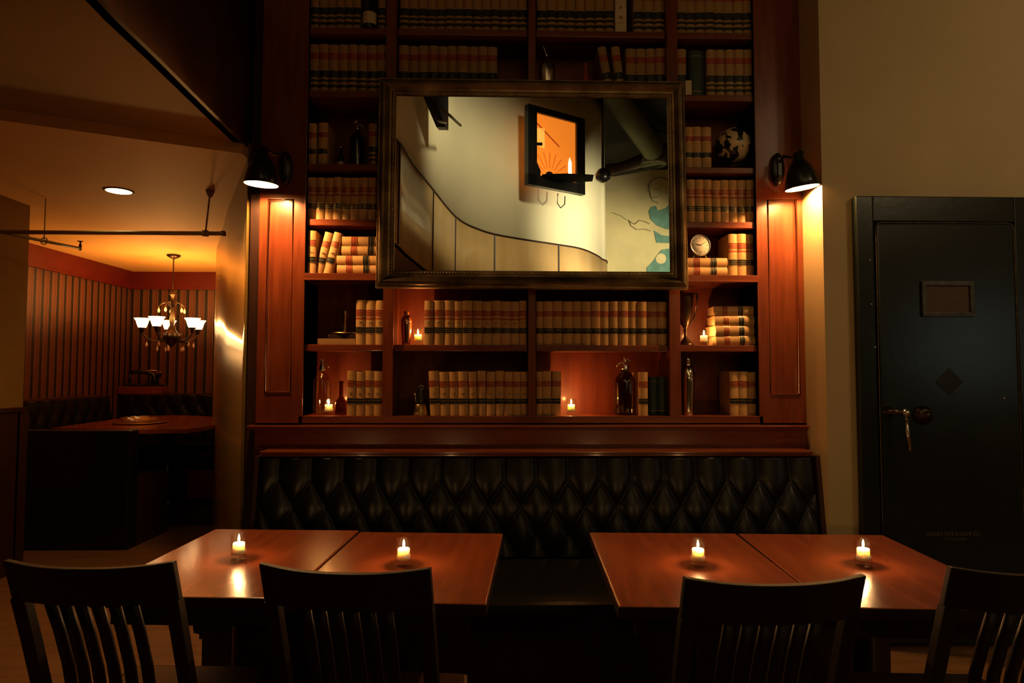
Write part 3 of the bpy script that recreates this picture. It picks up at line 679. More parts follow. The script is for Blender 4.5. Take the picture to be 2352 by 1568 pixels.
# globe
t = thing('globe', 'black globe with pale landmasses on the shelf right of the mirror', 'globe', (X(1683, 325, 3.88), 3.88, ZC))
gm = bpy.data.materials.new('globe_map'); gm.use_nodes = True; nt = gm.node_tree; bb_ = nt.nodes['Principled BSDF']; bb_.inputs['Roughness'].default_value = .3
tc = nt.nodes.new('ShaderNodeTexCoord'); no = nt.nodes.new('ShaderNodeTexNoise'); no.inputs['Scale'].default_value = 13; no.inputs['Detail'].default_value = 4; no.inputs['Roughness'].default_value = .45
mpg = nt.nodes.new('ShaderNodeMapping'); mpg.inputs['Location'].default_value = (.31, .12, .06); nt.links.new(tc.outputs['Object'], mpg.inputs[0]); nt.links.new(mpg.outputs[0], no.inputs['Vector'])
rp = nt.nodes.new('ShaderNodeValToRGB'); rp.color_ramp.interpolation = 'CONSTANT'; rp.color_ramp.elements[0].color = (.008, .008, .008, 1); rp.color_ramp.elements[1].position = .53; rp.color_ramp.elements[1].color = (.62, .46, .25, 1)
nt.links.new(no.outputs[0], rp.inputs[0]); nt.links.new(rp.outputs[0], bb_.inputs['Base Color'])
MB().ball((0, 0, .165), .108, 32).obj('sphere', gm, t)
MB().tube([(.117 * math.cos(a), -.0, .165 + .117 * math.sin(a)) for a in [R_(-100 + i * 12) for i in range(17)]], .003, 6).obj('meridian_arm', M['brass'], t)
MB().lathe([(.001, 0), (.06, 0), (.058, .008), (.02, .014), (.008, .022), (.007, .055), (.001, .056)], 28).obj('stand', M['dark'], t)
# clock
t = thing('alarm_clock', 'round cream faced clock on two flat books right of the mirror', 'clock', (X(1611, 560, 3.79), 3.80, Z_CLOCK), rot=(R_(-6), 0, R_(8)))
cz = .078
MB().lathe([(.058, .0), (.062, .004), (.064, .012), (.062, .026), (.052, .034), (.001, .036)], 40, (0, 0, cz), axis='Y').obj('case', M['chrome'], t)
MB().lathe([(.001, -.001), (.0585, -.001), (.059, .004)], 40, (0, 0, cz), axis='Y').obj('dial', M['dial'], t)
MB().lathe([(.058, .001), (.060, -.006), (.065, -.004), (.065, .004)], 40, (0, 0, cz), axis='Y', cap=False).obj('bezel', M['chrome'], t)
ck = MB()
for i in range(12):
    a = i * PI / 6; L = .010 if i % 3 == 0 else .006; u = Vector((math.sin(a), 0, math.cos(a))); v = Vector((u.z, 0, -u.x)); c0 = u * .049 + Vector((0, -.002, cz)); ck.slab([c0 - v * .0012, c0 + v * .0012, c0 + u * -L + v * .0012, c0 + u * -L - v * .0012], (0, -.0006, 0))
ck.obj('hour_mark', M['ink'], t)
def hand(ang, L, w, nm):
    u = Vector((math.sin(ang), 0, math.cos(ang))); v = Vector((u.z, 0, -u.x)); o = Vector((0, -.0035, cz))
    MB().slab([o - u * .008 - v * w, o - u * .008 + v * w, o + u * L * .6 + v * w * 1.2, o + u * L, o + u * L * .6 - v * w * 1.2], (0, -.0008, 0)).obj(nm, M['ink'], t)
hand(R_(-82), .036, .0018, 'hour_hand'); hand(R_(62), .046, .0014, 'minute_hand')
for s in (-1, 1): MB().tube([(s * .030, .014, .026), (s * .045, .012, .0)], [.0035, .003], 8).obj('foot', M['chrome'], t)

# ================================================================== MIRROR
iTL, iTR, iBR, iBL = (at(912, 221.5, MT0), at(1536, 224.6, MT0), at(1535.4, 624.2, MB0), at(903, 621.6, MB0))
mx0, mx1 = (iTL.x + iBL.x) / 2, (iTR.x + iBR.x) / 2; mz0, mz1 = (iBL.z + iBR.z) / 2, (iTL.z + iTR.z) / 2
mw, mh = (mx1 - mx0) / 2, (mz1 - mz0) / 2
tiltm = math.atan2(MT0 - MB0, MZ1 - MZ0)
mzc = (mz0 + mz1) / 2; myc = MP.y + (mzc - MP.z) * math.tan(tiltm)
mr = thing('wall_mirror', 'large rectangular mirror in a dark gilt beaded frame hung over the bookcase', 'mirror', ((mx0 + mx1) / 2, myc, mzc), rot=(-tiltm, 0, 0))
MB().box((-mw - .004, 0, -mh - .004), (mw + .004, .006, mh + .004)).obj('mirror_glass', M['mirror'], mr)
def sweep(prof, w, h):
    b = MB(); L = []
    for t, p in prof: L.append([b.b.verts.new((sx * (w + t), -p, sz * (h + t))) for sx, sz in ((-1, -1), (1, -1), (1, 1), (-1, 1))])
    for i in range(len(L) - 1):
        for k in range(4): b._f([L[i][k], L[i][(k + 1) % 4], L[i + 1][(k + 1) % 4], L[i + 1][k]])
    return b
pf = [(0, -.004), (0, .006), (.004, .009), (.020, .009), (.024, .014), (.034, .016), (.046, .026), (.056, .034), (.066, .038), (.076, .036), (.084, .028), (.088, .016), (.094, .016), (.098, .012), (.1, 0), (.1, -.02), (0, -.02)]
sweep(pf, mw, mh).obj('frame', M['frame'], mr)
def beads(t, p, r, pitch):
    b = MB()
    for (ax, az, bx, bz) in ((-1, -1, 1, -1), (1, -1, 1, 1), (1, 1, -1, 1), (-1, 1, -1, -1)):
        A = Vector((ax * (mw + t), -p, az * (mh + t))); B = Vector((bx * (mw + t), -p, bz * (mh + t))); n = int((B - A).length / pitch)
        for i in range(n):
            q = A + (B - A) * i / n; b.ball(q, r, 6)
    return b
beads(.012, .010, .0058, .0172).obj('inner_beading', M['bead'], mr); beads(.094, .015, .0034, .0092).obj('outer_beading', M['bead'], mr)

# ================================================================== SCONCES
def sconce(cx, cy_, px_plate, py_plate, tiltx, label):
    y = 3.55; p = at(cx, cy_, y); t = thing('wall_sconce', label, 'wall lamp', p, group='black sconces')
    R = .090
    rot = Euler((R_(3), R_(tiltx), 0))
    pr = [(R, 0), (R + .0015, .002), (R - .004, .04), (R - .016, .085), (R - .034, .125), (R - .056, .15), (.028, .162), (.026, .19), (.018, .20), (.001, .202)]
    inn = [(R - .002, .001), (R - .007, .04), (R - .019, .083), (R - .037, .121), (R - .06, .146), (.001, .15)]
    o = MB().lathe(pr, 40, cap=False).obj('shade', M['black'], t); o.rotation_euler = rot
    o2 = MB().lathe(inn, 40, cap=False).obj('shade_lining', M['enamel'], o)
    o3 = MB().ball((0, 0, .082), .026, 16).obj('bulb', M['bulb'], o)
    MB().lathe([(.012, .085), (.018, .09), (.018, .15), (.012, .152)], 16).obj('lamp_socket', M['black'], o)
    q = at(px_plate, py_plate, FY - .02) - p
    b = MB(); b.lathe([(.001, -.012), (.034, -.012), (.040, 0), (.040, .017)], 28, (0, 0, 0), axis='Y', sx=1, sy=2.4); pl = b.obj('wall_plate', M['black'], t); pl.location = q
    MB().tube([q + Vector((0, -.01, .03)), q + Vector((0, -.08, .05)), Vector((q.x * .5, .06, .19)), Vector((0, .015, .215)), Vector((0, 0, .20))], [.010, .009, .009, .009, .011], 12).obj('arm', M['black'], t)
    MB().box((q.x - .012, q.y - .03, q.z - .05), (q.x + .012, q.y - .01, q.z + .06)).obj('bracket', M['black'], t, bev=.004)
    light('sconce_light', 'POINT', Vector(p) + rot.to_matrix() @ Vector((0, 0, .042)), 60.0, (1, .50, .16), .02)
    return t
sconce(600, 424, 655, 385, 3, 'black bell sconce on the pilaster left of the bookcase')
sconce(1843, 432, 1787, 388, -8, 'black bell sconce on the pilaster right of the bookcase')

# ================================================================== TABLES
def table(cx, cy, rz, w, d, label):
    t = thing('dining_table', label, 'table', (cx, cy, 0), rz, 'candlelit tables')
    b = MB(); b.box((-w / 2, -d / 2, ZT - .03), (w / 2, d / 2, ZT)); b.obj('tabletop', M['table'], t, bev=.005)
    b = MB(); e = .022
    for a_, c_ in (((-w / 2 - .001, -d / 2 - .001), (w / 2 + .001, -d / 2 + e)), ((-w / 2 - .001, d / 2 - e), (w / 2 + .001, d / 2 + .001)), ((-w / 2 - .001, -d / 2 + e), (-w / 2 + e, d / 2 - e)), ((w / 2 - e, -d / 2 + e), (w / 2 + .001, d / 2 - e))):
        b.box((*a_, ZT - .036), (*c_, ZT - .003))
    b.obj('edge_band', M['dark'], t)
    MB().box((-w / 2 + .06, -d / 2 + .06, ZT - .11), (w / 2 - .06, -d / 2 + .085, ZT - .03)).obj('apron', M['dark'], t); MB().box((-w / 2 + .06, d / 2 - .085, ZT - .11), (w / 2 - .06, d / 2 - .06, ZT - .03)).obj('apron', M['dark'], t)
    MB().lathe([(.045, .04), (.035, .07), (.035, .62), (.05, .66), (.11, .70), (.11, .72)], 20).obj('pedestal', M['black'], t)
    b = MB()
    for a in range(4):
        c_, s_ = math.cos(a * PI / 2), math.sin(a * PI / 2); b.slab([Vector((c_ * u - s_ * v, s_ * u + c_ * v, 0)) for u, v in ((0, -.035), (.27, -.025), (.27, .025), (0, .035))], (0, 0, .035))
    b.obj('base', M['black'], t); return t
def tbl(corners, label, w=None, d=None):
    c = sum((Vector(p) for p in corners), Vector((0, 0))) / 4; BL, BR, FR, FL = map(Vector, corners)
    ww = ((BR - BL).length + (FR - FL).length) / 2; dd = ((BL - FL).length + (BR - FR).length) / 2
    r1 = math.atan2((BR - BL).y, (BR - BL).x); r2 = math.atan2((FR - FL).y, (FR - FL).x); e = (BL - FL) + (BR - FR); r3 = math.atan2(-e.x, e.y)
    return table(c.x, c.y, (r1 + r2 + r3 * 1) / 3, ww - .004, dd, label)
tbl([(-1.268, 2.99), (-.641, 2.935), (-.622, 2.065), (-1.29, 2.115)], 'reddish wood table at the left end, nearest the booth room')
tbl([(-.638, 2.93), (.014, 2.868), (-.016, 2.0), (-.619, 2.06)], 'reddish wood table left of the gap, second of the left pair')
tbl([(.419, 2.892), (1.043, 2.862), (1.002, 1.962), (.351, 1.98)], 'reddish wood table right of the gap with the bench showing')
tbl([(1.047, 2.86), (1.695, 2.826), (1.60, 1.935), (1.005, 1.96)], 'reddish wood table at the right end, nearest the vault door')

# ================================================================== CHAIRS
def make_chair(loc, rz, label):
    t = thing('dining_chair', label, 'chair', loc, rz, 'slat back chairs')
    # local: sitter faces +y, back at y=0, origin under the back of the seat
    hw = .205; zt = .965
    def rake(z): return -.16 * max(0, (z - .44) / .52) ** 1.15
    def curve(x): return -.035 * (1 - (x / hw) ** 2)
    b = MB(); n = 16; rows = []
    for i in range(n + 1):
        x = -hw - .012 + (2 * hw + .024) * i / n; yc = curve(max(-hw, min(hw, x))); zt_ = zt + .008 * abs(x / hw) ** 3
        rows.append([b.b.verts.new(v) for v in ((x, rake(.86) + yc - .011, .862), (x, rake(.86) + yc + .011, .862), (x, rake(zt) + yc + .009, zt_), (x, rake(zt) + yc - .012, zt_))])
    for i in range(n):
        for k in range(4): b._f([rows[i][k], rows[i][(k + 1) % 4], rows[i + 1][(k + 1) % 4], rows[i + 1][k]])
    b._f(rows[0]); b._f(rows[-1][::-1]); b.obj('top_rail', M['chair'], t, bev=.004)
    for s in (-1, 1):
        b = MB(); R = []
        for z in (0, .2, .40, .50, .62, .74, .87):
            y = rake(z) - (.05 * (1 - z / .4) if z < .4 else 0); x = s * (hw - .006); hwid = .018
            R.append([b.b.verts.new(v) for v in ((x - hwid, y - .016, z), (x + hwid, y - .016, z), (x + hwid, y + .016, z), (x - hwid, y + .016, z))])
        for i in range(len(R) - 1):
            for k in range(4): b._f([R[i][k], R[i][(k + 1) % 4], R[i + 1][(k + 1) % 4], R[i + 1][k]])
        b._f(R[0]); b._f(R[-1][::-1]); b.obj('rear_leg', M['chair'], t, bev=.003)
        b = MB(); b.box((s * .19 - .018, .36, 0), (s * .19 + .018, .396, .43)); b.obj('front_leg', M['chair'], t, bev=.003)
    for k in range(6):
        x = -.105 + .21 * k / 5; b = MB(); R = []
        for z in (.50, .58, .68, .78, .865):
            y = rake(z) + curve(x) + .014 * math.sin(PI * (z - .5) / .37); R.append([b.b.verts.new(v) for v in ((x - .0135, y - .006, z), (x + .0135, y - .006, z), (x + .0135, y + .006, z), (x - .0135, y + .006, z))])
        for i in range(len(R) - 1):
            for q in range(4): b._f([R[i][q], R[i][(q + 1) % 4], R[i + 1][(q + 1) % 4], R[i + 1][q]], True)
        b._f(R[0]); b._f(R[-1][::-1]); b.obj('slat', M['chair'], t)
    b = MB()
    for z0, z1 in ((.47, .51),):
        L = []
        for i in range(13):
            x = -hw + 2 * hw * i / 12; y = rake(.49) + curve(x) * .9; L.append([b.b.verts.new(v) for v in ((x, y - .010, z0), (x, y + .010, z0), (x, y + .010, z1), (x, y - .010, z1))])
        for i in range(12):
            for k in range(4): b._f([L[i][k], L[i][(k + 1) % 4], L[i + 1][(k + 1) % 4], L[i + 1][k]])
    b.obj('lower_rail', M['chair'], t)
    MB().prism([(-.19, .0), (.19, 0), (.225, .36), (.215, .42), (-.215, .42), (-.225, .36)], 'Z', .425, .462).obj('seat', M['seat'], t, bev=.012)
    for s in (-1, 1): MB().box((s * .19 - .01, .0, .20), (s * .19 + .01, .38, .225)).obj('stretcher', M['chair'], t)
    MB().box((-.19, .37, .38), (.19, .39, .43)).obj('seat_frame', M['chair'], t)
    return t
# top rail centres: place so that the rail lands where the photo shows it
def put(pxl, pyl, pxr, pyr):
    a = atz(pxl, pyl, .97); c = atz(pxr, pyr, .97); m = (a + c) / 2; rz = math.atan2(c.y - a.y, c.x - a.x)
    off = Vector((math.sin(rz) * -.16 * 1, math.cos(rz) * .16, 0)); print('chair', a, c, (c - a).length); return (m.x + off.x, m.y + off.y, 0), rz
l, r = put(15, 1288, 402, 1291)
ch = make_chair(l, r, 'dark slat back chair at the left end, floor showing between its slats')
l, r = put(600, 1294, 990, 1306); dup(ch, l, r, 'dark slat back chair between the two left candles, in near black shadow')
l, r = put(1573, 1328, 1980, 1322); dup(ch, l, r, 'dark slat back chair in front of the two right candles')
a = atz(2205, 1305, .97); dup(ch, (a.x + .20, a.y + .155, 0), R_(-3), 'dark slat back chair cut off at the right edge')

# ================================================================== VAULT DOOR
yv = YV
vd = thing('door_1', 'black green steel vault door with lever handle and dial in the tan wall', 'vault door', (X(2150, 850, yv), yv, 0), kind='structure')
ox, oy = vd.location.x, vd.location.y
vx0 = X(1958, 600, yv) - ox; vz = Z(456, yv, 2100); vx1 = vx0 + 1.22
VB = lambda a, c: ((a[0], a[1], a[2]), (c[0], c[1], c[2]))
xa, xb = X(2016, 700, yv - .05) - ox, X(2332, 700, yv - .05) - ox; zd = Z(514, yv - .05, 2150)
b = MB(); b.box((vx0, -.05, 0), (xa - .012, -.001, vz)); b.box((xb + .012, -.05, 0), (vx1, -.001, vz)); b.box((xa - .012, -.05, zd + .012), (xb + .012, -.001, vz)); b.obj('door_frame', M['vault'], vd, bev=.006)
b = MB(); b.box((xa, -.058, .02), (xb, -.001, zd)); dl = b.obj('door_leaf', M['vault'], vd, bev=.01)
b = MB(); r = .0022; b.tube([(xa - .004, -.053, .05), (xa - .004, -.053, zd - .02), (xa + .006, -.053, zd + .002), (xa + .03, -.053, zd + .006), (xb - .03, -.053, zd + .006), (xb - .004, -.053, zd + .001), (xb + .004, -.053, zd - .03), (xb + .004, -.053, .05)], r, 6); b.obj('pinstripe', M['wear'], vd)
gx0, gx1 = X(2116, 690, yv - .06) - ox, X(2236, 690, yv - .06) - ox; gz0, gz1 = Z(727, yv - .06, 2170), Z(646, yv - .06, 2170); f = .024
b = MB()
for A, B in (((gx0, gz0), (gx1, gz0 + f)), ((gx0, gz1 - f), (gx1, gz1)), ((gx0, gz0 + f), (gx0 + f, gz1 - f)), ((gx1 - f, gz0 + f), (gx1, gz1 - f))): b.box((A[0], -.072, A[1]), (B[0], -.057, B[1]))
gr = b.obj('grille_frame', mat('worn_grey_metal', (.07, .062, .05), .45, metal=.4, var=.4, vscale=25), vd, bev=.002)
b = MB(); b.box((gx0 + f, -.062, gz0 + f), (gx1 - f, -.0575, gz1 - f)); b.obj('grille_panel', mat('brown_mesh', (.09, .05, .032), .7, var=.5, vscale=160), gr)
cx, cz_ = X(2181, 877, yv - .06) - ox, Z(877, yv - .06, 2181); r = .075
MB().prism([(cx - r, cz_), (cx, cz_ - r), (cx + r, cz_), (cx, cz_ + r)], 'Y', -.060, -.0585).obj('diamond_mark', M['vaultd'], vd)
hx, hz = X(2079, 948, yv - .12) - ox, Z(948, yv - .12, 2079)
b = MB(); b.lathe([(.030, 0), (.030, -.008), (.014, -.012), (.013, -.065)], 20, (hx - .055, -.058, hz + .002), axis='Y'); b.tube([(hx - .060, -.112, hz + .004), (hx, -.125, hz)], .013, 12)
hd = b.obj('lever_handle', M['bronze'], vd)
b = MB(); b.ball((hx, -.125, hz), .022, 20); b.obj('handle_knob', M['steel'], hd)
e = at(2089, 1034, yv - .14); b = MB(); b.tube([(hx, -.127, hz - .018), ((hx + e.x - ox) / 2 - .001, -.135, (hz + e.z) / 2), (e.x - ox, -.14, e.z)], [.006, .009, .011], 12); b.obj('lever_bar', M['steel'], hd)
dx, dz = X(2127, 954, yv - .09) - ox, Z(954, yv - .09, 2127)
b = MB(); b.lathe([(.050, 0), (.050, -.010), (.040, -.016), (.038, -.030), (.030, -.034), (.020, -.036), (.018, -.055), (.012, -.060), (.001, -.060)], 32, (dx, -.058, dz), axis='Y'); b.obj('combination_dial', M['bronze'], vd)
for (px, py) in ((1998, 518), (2000, 597), (2003, 698), (2306, 915), (2012, 797)):
    b = MB(); b.lathe([(.001, -.003), (.006, -.002), (.007, 0)], 10, (X(px, py, yv - .055) - ox, -.05 if px < 2100 else -.058, Z(py, yv - .055, px)), axis='Y'); b.obj('rivet', M['steel'], vd)
for s, px, py, sz in (('NORRIS SAFE & LOCK CO', 2190, 1226, .034), ('SEATTLE, WASH.', 2195, 1238, .022)):
    o = link('lettering', text_mesh(s, sz * .88, mat('faded_gilt_letters', (.15, .10, .045), .5)), vd); p = at(px, py, yv - .06); o.location = (p.x - ox, -.0595, p.z); o.rotation_euler = (PI / 2, 0, 0)
    o.scale = (.84, 1, 1)

# ================================================================== BOOTH ROOM
def rel(o, root): return o
# chandelier
chx, chy = -3.438, 6.967
cd = thing('chandelier', 'dark five arm chandelier with glowing bell shades hanging in the booth room', 'chandelier', (chx, chy, 0))
k = chy
def cz2(py): return 1.45 + (855 - py) / FPX * k
MB().lathe([(.001, ZL), (.065, ZL), (.070, ZL - .012), (.045, ZL - .03), (.012, ZL - .045), (.001, ZL - .046)], 24).obj('canopy', M['bronze'], cd)
b = MB(); z = ZL - .04
while z > cz2(672): b.tube([(0.006 * math.cos(a), .004 * math.sin(a) * (1), z - .014 + .014 * math.sin(a)) for a in [i * PI / 4 for i in range(8)]], .0022, 5, closed=True); z -= .024
b.tube([(0, 0, ZL - .04), (0, 0, cz2(672))], .003, 5); b.obj('chain', M['bronze'], cd)
zt, zb_ = cz2(672), cz2(800)
b = MB(); b.lathe([(.001, zt), (.03, zt - .01), (.045, zt - .03), (.02, zt - .045), (.012, zt - .1), (.018, zt - .2), (.028, zt - .30), (.02, zt - .36), (.05, zt - .42), (.085, zt - .46), (.09, zt - .50), (.05, zt - .55), (.02, zt - .58), (.001, zt - .60)], 20); b.obj('central_stem', M['bronze'], cd)
shz = cz2(757)
shade_me = MB().lathe([(.028, 0), (.040, .010), (.052, .045), (.060, .075), (.078, .100), (.080, .102), (.074, .100), (.056, .076), (.047, .045), (.036, .012), (.001, .008)], 28, cap=False).mesh('lamp_shade', M['shade'])
hold_me = MB().lathe([(.010, -.05), (.018, -.04), (.014, -.02), (.034, -.006), (.036, .004), (.02, .006)], 18).mesh('lamp_holder', M['bronze'])
arm_me = MB().tube([(.03, 0, -.10), (.10, 0, -.14), (.18, 0, -.135), (.24, 0, -.10), (.275, 0, -.06), (.28, 0, -.045)], [.010, .009, .008, .007, .007, .008], 10)
arm_me.tube([(.10 + .035 * math.cos(a), 0, -.085 + .035 * math.sin(a)) for a in [i * PI / 8 for i in range(16)]], .004, 6, closed=True)
arm_me = arm_me.mesh('arm', M['bronze'])
up_me = MB().tube([(.01, 0, .24), (.05, 0, .30), (.10, 0, .285), (.13, 0, .25), (.128, 0, .235)], [.006, .005, .005, .004, .003], 8).mesh('upper_scroll', M['bronze'])
drop_me = MB().lathe([(.001, 0), (.008, .008), (.013, .022), (.009, .038), (.003, .05), (.001, .058)], 12).mesh('crystal_drop', M['crystal'])
Rr = .28
for i, ph in enumerate((195, 267, 339, 51, 123)):
    a = R_(ph); q = Matrix.Rotation(a, 4, 'Z')
    o = link('arm', arm_me, cd); o.rotation_euler = (0, 0, a); o.location = (0, 0, shz)
    o = link('lamp_holder', hold_me, cd); o.location = (Rr * 1.0 * math.cos(a), Rr * math.sin(a), shz)
    o = link('lamp_shade', shade_me, cd); o.location = (Rr * math.cos(a), Rr * math.sin(a), shz)
    light('chandelier_light', 'POINT', (chx + Rr * math.cos(a), chy + Rr * math.sin(a), shz + .103), 15.0, (1, .46, .12), .02)
    o = link('upper_scroll', up_me, cd); o.rotation_euler = (0, 0, a); o.location = (0, 0, shz - .02)
    for rr, dz in ((.128, .165), (.235, -.20), (.13, -.245)):
        o = link('crystal_drop', drop_me, cd); aa = a + (.3 if rr == .13 else 0); o.location = (rr * math.cos(aa), rr * math.sin(aa), shz + dz)
# recessed downlight
t = thing('downlight', 'glowing recessed downlight in the booth room ceiling', 'ceiling light', (-2.601, 4.492, ZL))
MB().lathe([(.085, 0), (.095, -.004), (.082, -.006), (.078, 0)], 32, cap=False).obj('trim_ring', M['ceil'], t)
MB().lathe([(.001, -.003), (.079, -.004), (.08, 0)], 32).obj('lens', M['down'], t)
light('downlight_beam', 'SPOT', (-2.601, 4.492, ZL - .02), 3, (1, .8, .4), .07, (-2.601, 4.492, 0), 100, .8)
# sprinkler pipes
t = thing('sprinkler_pipe', 'long horizontal sprinkler pipe hung below the booth room ceiling', 'pipe', (-2.6, 4.45, 2.39))
MB().tube([(-.9, 0, 0), (.735, 0, 0)], .014, 14).obj('pipe', M['pipe'], t); MB().lathe([(.019, .72), (.019, .745)], 14, axis='X').obj('pipe_fitting', M['pipe'], t)
MB().tube([(.615, 0, .02), (.63, .02, .29)], .006, 8).obj('hanger_rod', M['pipe'], t); MB().lathe([(.022, .595), (.022, .63)], 14, axis='X').obj('hanger_clamp', M['pipe'], t)
MB().lathe([(.001, .30), (.03, .30), (.02, .27), (.007, .25)], 12, (.63, .02, 0)).obj('ceiling_flange', M['pipe'], t)
t = thing('sprinkler_branch', 'short branch pipe ending in an upright sprinkler head', 'pipe', (-3.14, 4.95, 2.375))
MB().tube([(-.17, -.5, .005), (0, 0, 0)], .011, 12).obj('pipe', M['pipe'], t)
MB().tube([(0, 0, -.014), (0, 0, .03)], .010, 10).tube([(0, 0, .03), (0, 0, .05)], .006, 8).lathe([(.001, .052), (.022, .052), (.022, .055), (.001, .056)], 14).obj('sprinkler_head', M['bronze'], t)
MB().tube([(-.09, -.26, .0), (-.09, -.26, .31)], .004, 8).obj('hanger_rod', M['pipe'], t)
MB().tube([(-.09 + .024 * math.cos(a), -.26, .003 + .024 * math.sin(a)) for a in [i * PI / 6 for i in range(12)]], .004, 6, closed=True).obj('hanger_ring', M['pipe'], t)
# booth benches
def boothbench(x0, x1, yb, label, left=False):
    t = thing('booth_bench', label, 'bench', ((x0 + x1) / 2, yb, .18)); w = (x1 - x0)
    tb_, bt_ = tuft(-w / 2, w / 2, .45, 1.0, -.17, -.24, .19, .05, .90, .14, nz=60, nx=8)
    tb_.obj('tufted_back', M['leather'], t)
    MB().box((-w / 2, -.17, 0), (w / 2, -.005, .985)).obj('back_frame', M['dark'], t); MB().box((-w / 2, -.2, .985), (w / 2, 0, 1.005)).obj('ledge', M['dark'], t)
    MB().box((-w / 2, -.66, .32), (w / 2, -.2, .45)).obj('seat_cushion', M['leather'], t, bev=.025); MB().box((-w / 2, -.6, 0), (w / 2, -.2, .32)).obj('seat_base', M['dark'], t)
    return t
boothbench(-4.5, -2.75, 8.14, 'black tufted booth bench along the striped back wall')
t = boothbench(-1.6, 0, 0, 'black tufted booth bench along the striped left wall'); t.location = (-4.53, 6.65, .18); t.rotation_euler = (0, 0, R_(90))
# near bench seen from behind
t = thing('booth_bench', 'black backed booth bench nearest the viewer, seen from behind', 'bench', (-3.45, 5.45, 0))
MB().box((-.62, 0, 0), (.45, .14, .97)).obj('back_frame', M['leather'], t, bev=.02); MB().box((-.62, .14, 0), (.45, .62, .55)).obj('seat_base', M['dark'], t)
# short bench end with a wooden panel
px0, px1 = X(430, 1100, 6.4), X(520, 1100, 6.4)
t = thing('booth_stool_bench', 'short bench end with black cushion and plain wooden side beside the golden wall', 'bench', (px0, 6.4, 0))
MB().box((0, 0, .24), (.27, .5, .51)).obj('wood_side', M['woodh'], t); MB().box((-.02, -.02, .51), (.27, .5, .63)).obj('cushion', M['leather'], t, bev=.02); MB().box((.02, .03, 0), (.27, .5, .24)).obj('plinth', M['black'], t)
# booth table
zt_ = .95
pl = [atz(120, 982, zt_), atz(300, 987, zt_), atz(430, 985, zt_), atz(470, 980, zt_), atz(500, 974, zt_), atz(500, 957, zt_), atz(420, 953, zt_), atz(320, 955, zt_)]
c0 = sum(pl, Vector()) / len(pl)
t = thing('booth_table', 'dark red topped booth table behind the black bench backs', 'table', (c0.x, c0.y, 0))
MB().slab([Vector((p.x - c0.x, p.y - c0.y, zt_)) for p in pl], (0, 0, -.035)).obj('tabletop', M['table'], t)
MB().lathe([(.25, .18), (.06, .22), (.05, .9), (.2, .915)], 20).obj('pedestal', M['black'], t)
p = atz(322, 972, zt_)
t = thing('serving_tray', 'glassy round platter resting on the booth table', 'platter', (p.x, p.y, zt_))
MB().lathe([(.001, .001), (.20, .001), (.235, .012), (.23, .015), (.19, .006), (.001, .005)], 36).obj('tray', M['brass'], t)
t = thing('glass_bowl', 'low cut glass bowl on the round platter', 'bowl', (p.x, p.y, zt_ + .007))
b = MB(); b.lathe([(.001, .002), (.09, .002), (.15, .03), (.17, .055), (.165, .057), (.14, .034), (.001, .008)], 24, smooth=False); b.obj('bowl', M['glass'], t)
# sewing machine on a wooden base
p = at(328, 900, 8.02); z0 = 1.186
t = thing('sewing_machine', 'black antique machine silhouette on a wooden base above the booth bench', 'sewing machine', (p.x, 8.04, z0))
MB().box((-.26, -.09, 0), (.255, .09, .085)).obj('wooden_base', M['woodh'], t, bev=.003)
MB().box((-.20, -.06, .085), (.22, .06, .11)).obj('bed', M['black'], t, bev=.006)
MB().tube([(.12, 0, .11), (.12, 0, .22), (.06, 0, .255), (-.10, 0, .262), (-.17, 0, .25)], [.035, .030, .026, .022, .024], 14).obj('arm', M['black'], t)
MB().tube([(-.17, 0, .26), (-.17, 0, .13)], .016, 10).obj('needle_head', M['black'], t)
MB().lathe([(.001, .0), (.05, .0), (.05, .018), (.001, .018)], 24, (.165, 0, .235), axis='X').obj('hand_wheel', M['bronze'], t)
MB().tube([(-.17, -.01, .275), (.18, -.01, .280)], .004, 6).obj('top_rod', M['steel'], t); MB().ball((.20, -.02, .255), .016, 10).obj('spool_knob', M['brass'], t)

# ================================================================== THINGS SEEN IN THE MIRROR
# framed panel with an emissive orange picture (fit to the reflection)
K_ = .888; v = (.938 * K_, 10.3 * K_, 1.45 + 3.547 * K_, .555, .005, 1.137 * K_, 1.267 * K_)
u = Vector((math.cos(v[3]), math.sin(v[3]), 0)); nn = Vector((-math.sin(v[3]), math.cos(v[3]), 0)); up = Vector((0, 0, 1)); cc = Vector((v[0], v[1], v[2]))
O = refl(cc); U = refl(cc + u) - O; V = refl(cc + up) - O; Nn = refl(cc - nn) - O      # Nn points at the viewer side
scr = thing('framed_panel', 'black framed wall panel glowing orange, reflected in the mirror', 'screen', O)
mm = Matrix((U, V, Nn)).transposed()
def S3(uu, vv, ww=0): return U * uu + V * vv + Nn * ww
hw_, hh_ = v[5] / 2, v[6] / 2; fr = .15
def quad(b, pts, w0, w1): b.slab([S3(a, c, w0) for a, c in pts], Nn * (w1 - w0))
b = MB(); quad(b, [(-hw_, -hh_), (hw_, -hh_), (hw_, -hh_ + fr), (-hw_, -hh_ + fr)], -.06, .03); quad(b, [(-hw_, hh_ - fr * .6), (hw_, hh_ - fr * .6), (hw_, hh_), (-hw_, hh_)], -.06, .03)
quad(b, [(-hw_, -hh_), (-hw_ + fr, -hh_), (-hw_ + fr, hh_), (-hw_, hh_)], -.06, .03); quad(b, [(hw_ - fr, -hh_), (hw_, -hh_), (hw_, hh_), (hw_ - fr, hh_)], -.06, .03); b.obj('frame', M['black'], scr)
b = MB(); quad(b, [(-hw_ + fr, -hh_ + fr), (hw_ - fr, -hh_ + fr), (hw_ - fr, hh_ - fr * .6), (-hw_ + fr, hh_ - fr * .6)], -.02, -.01); sc_ = b.obj('glowing_panel', mat('glowing_orange', (.9, .25, .03), .4, emit=(1, .24, .02), estr=.85), scr)
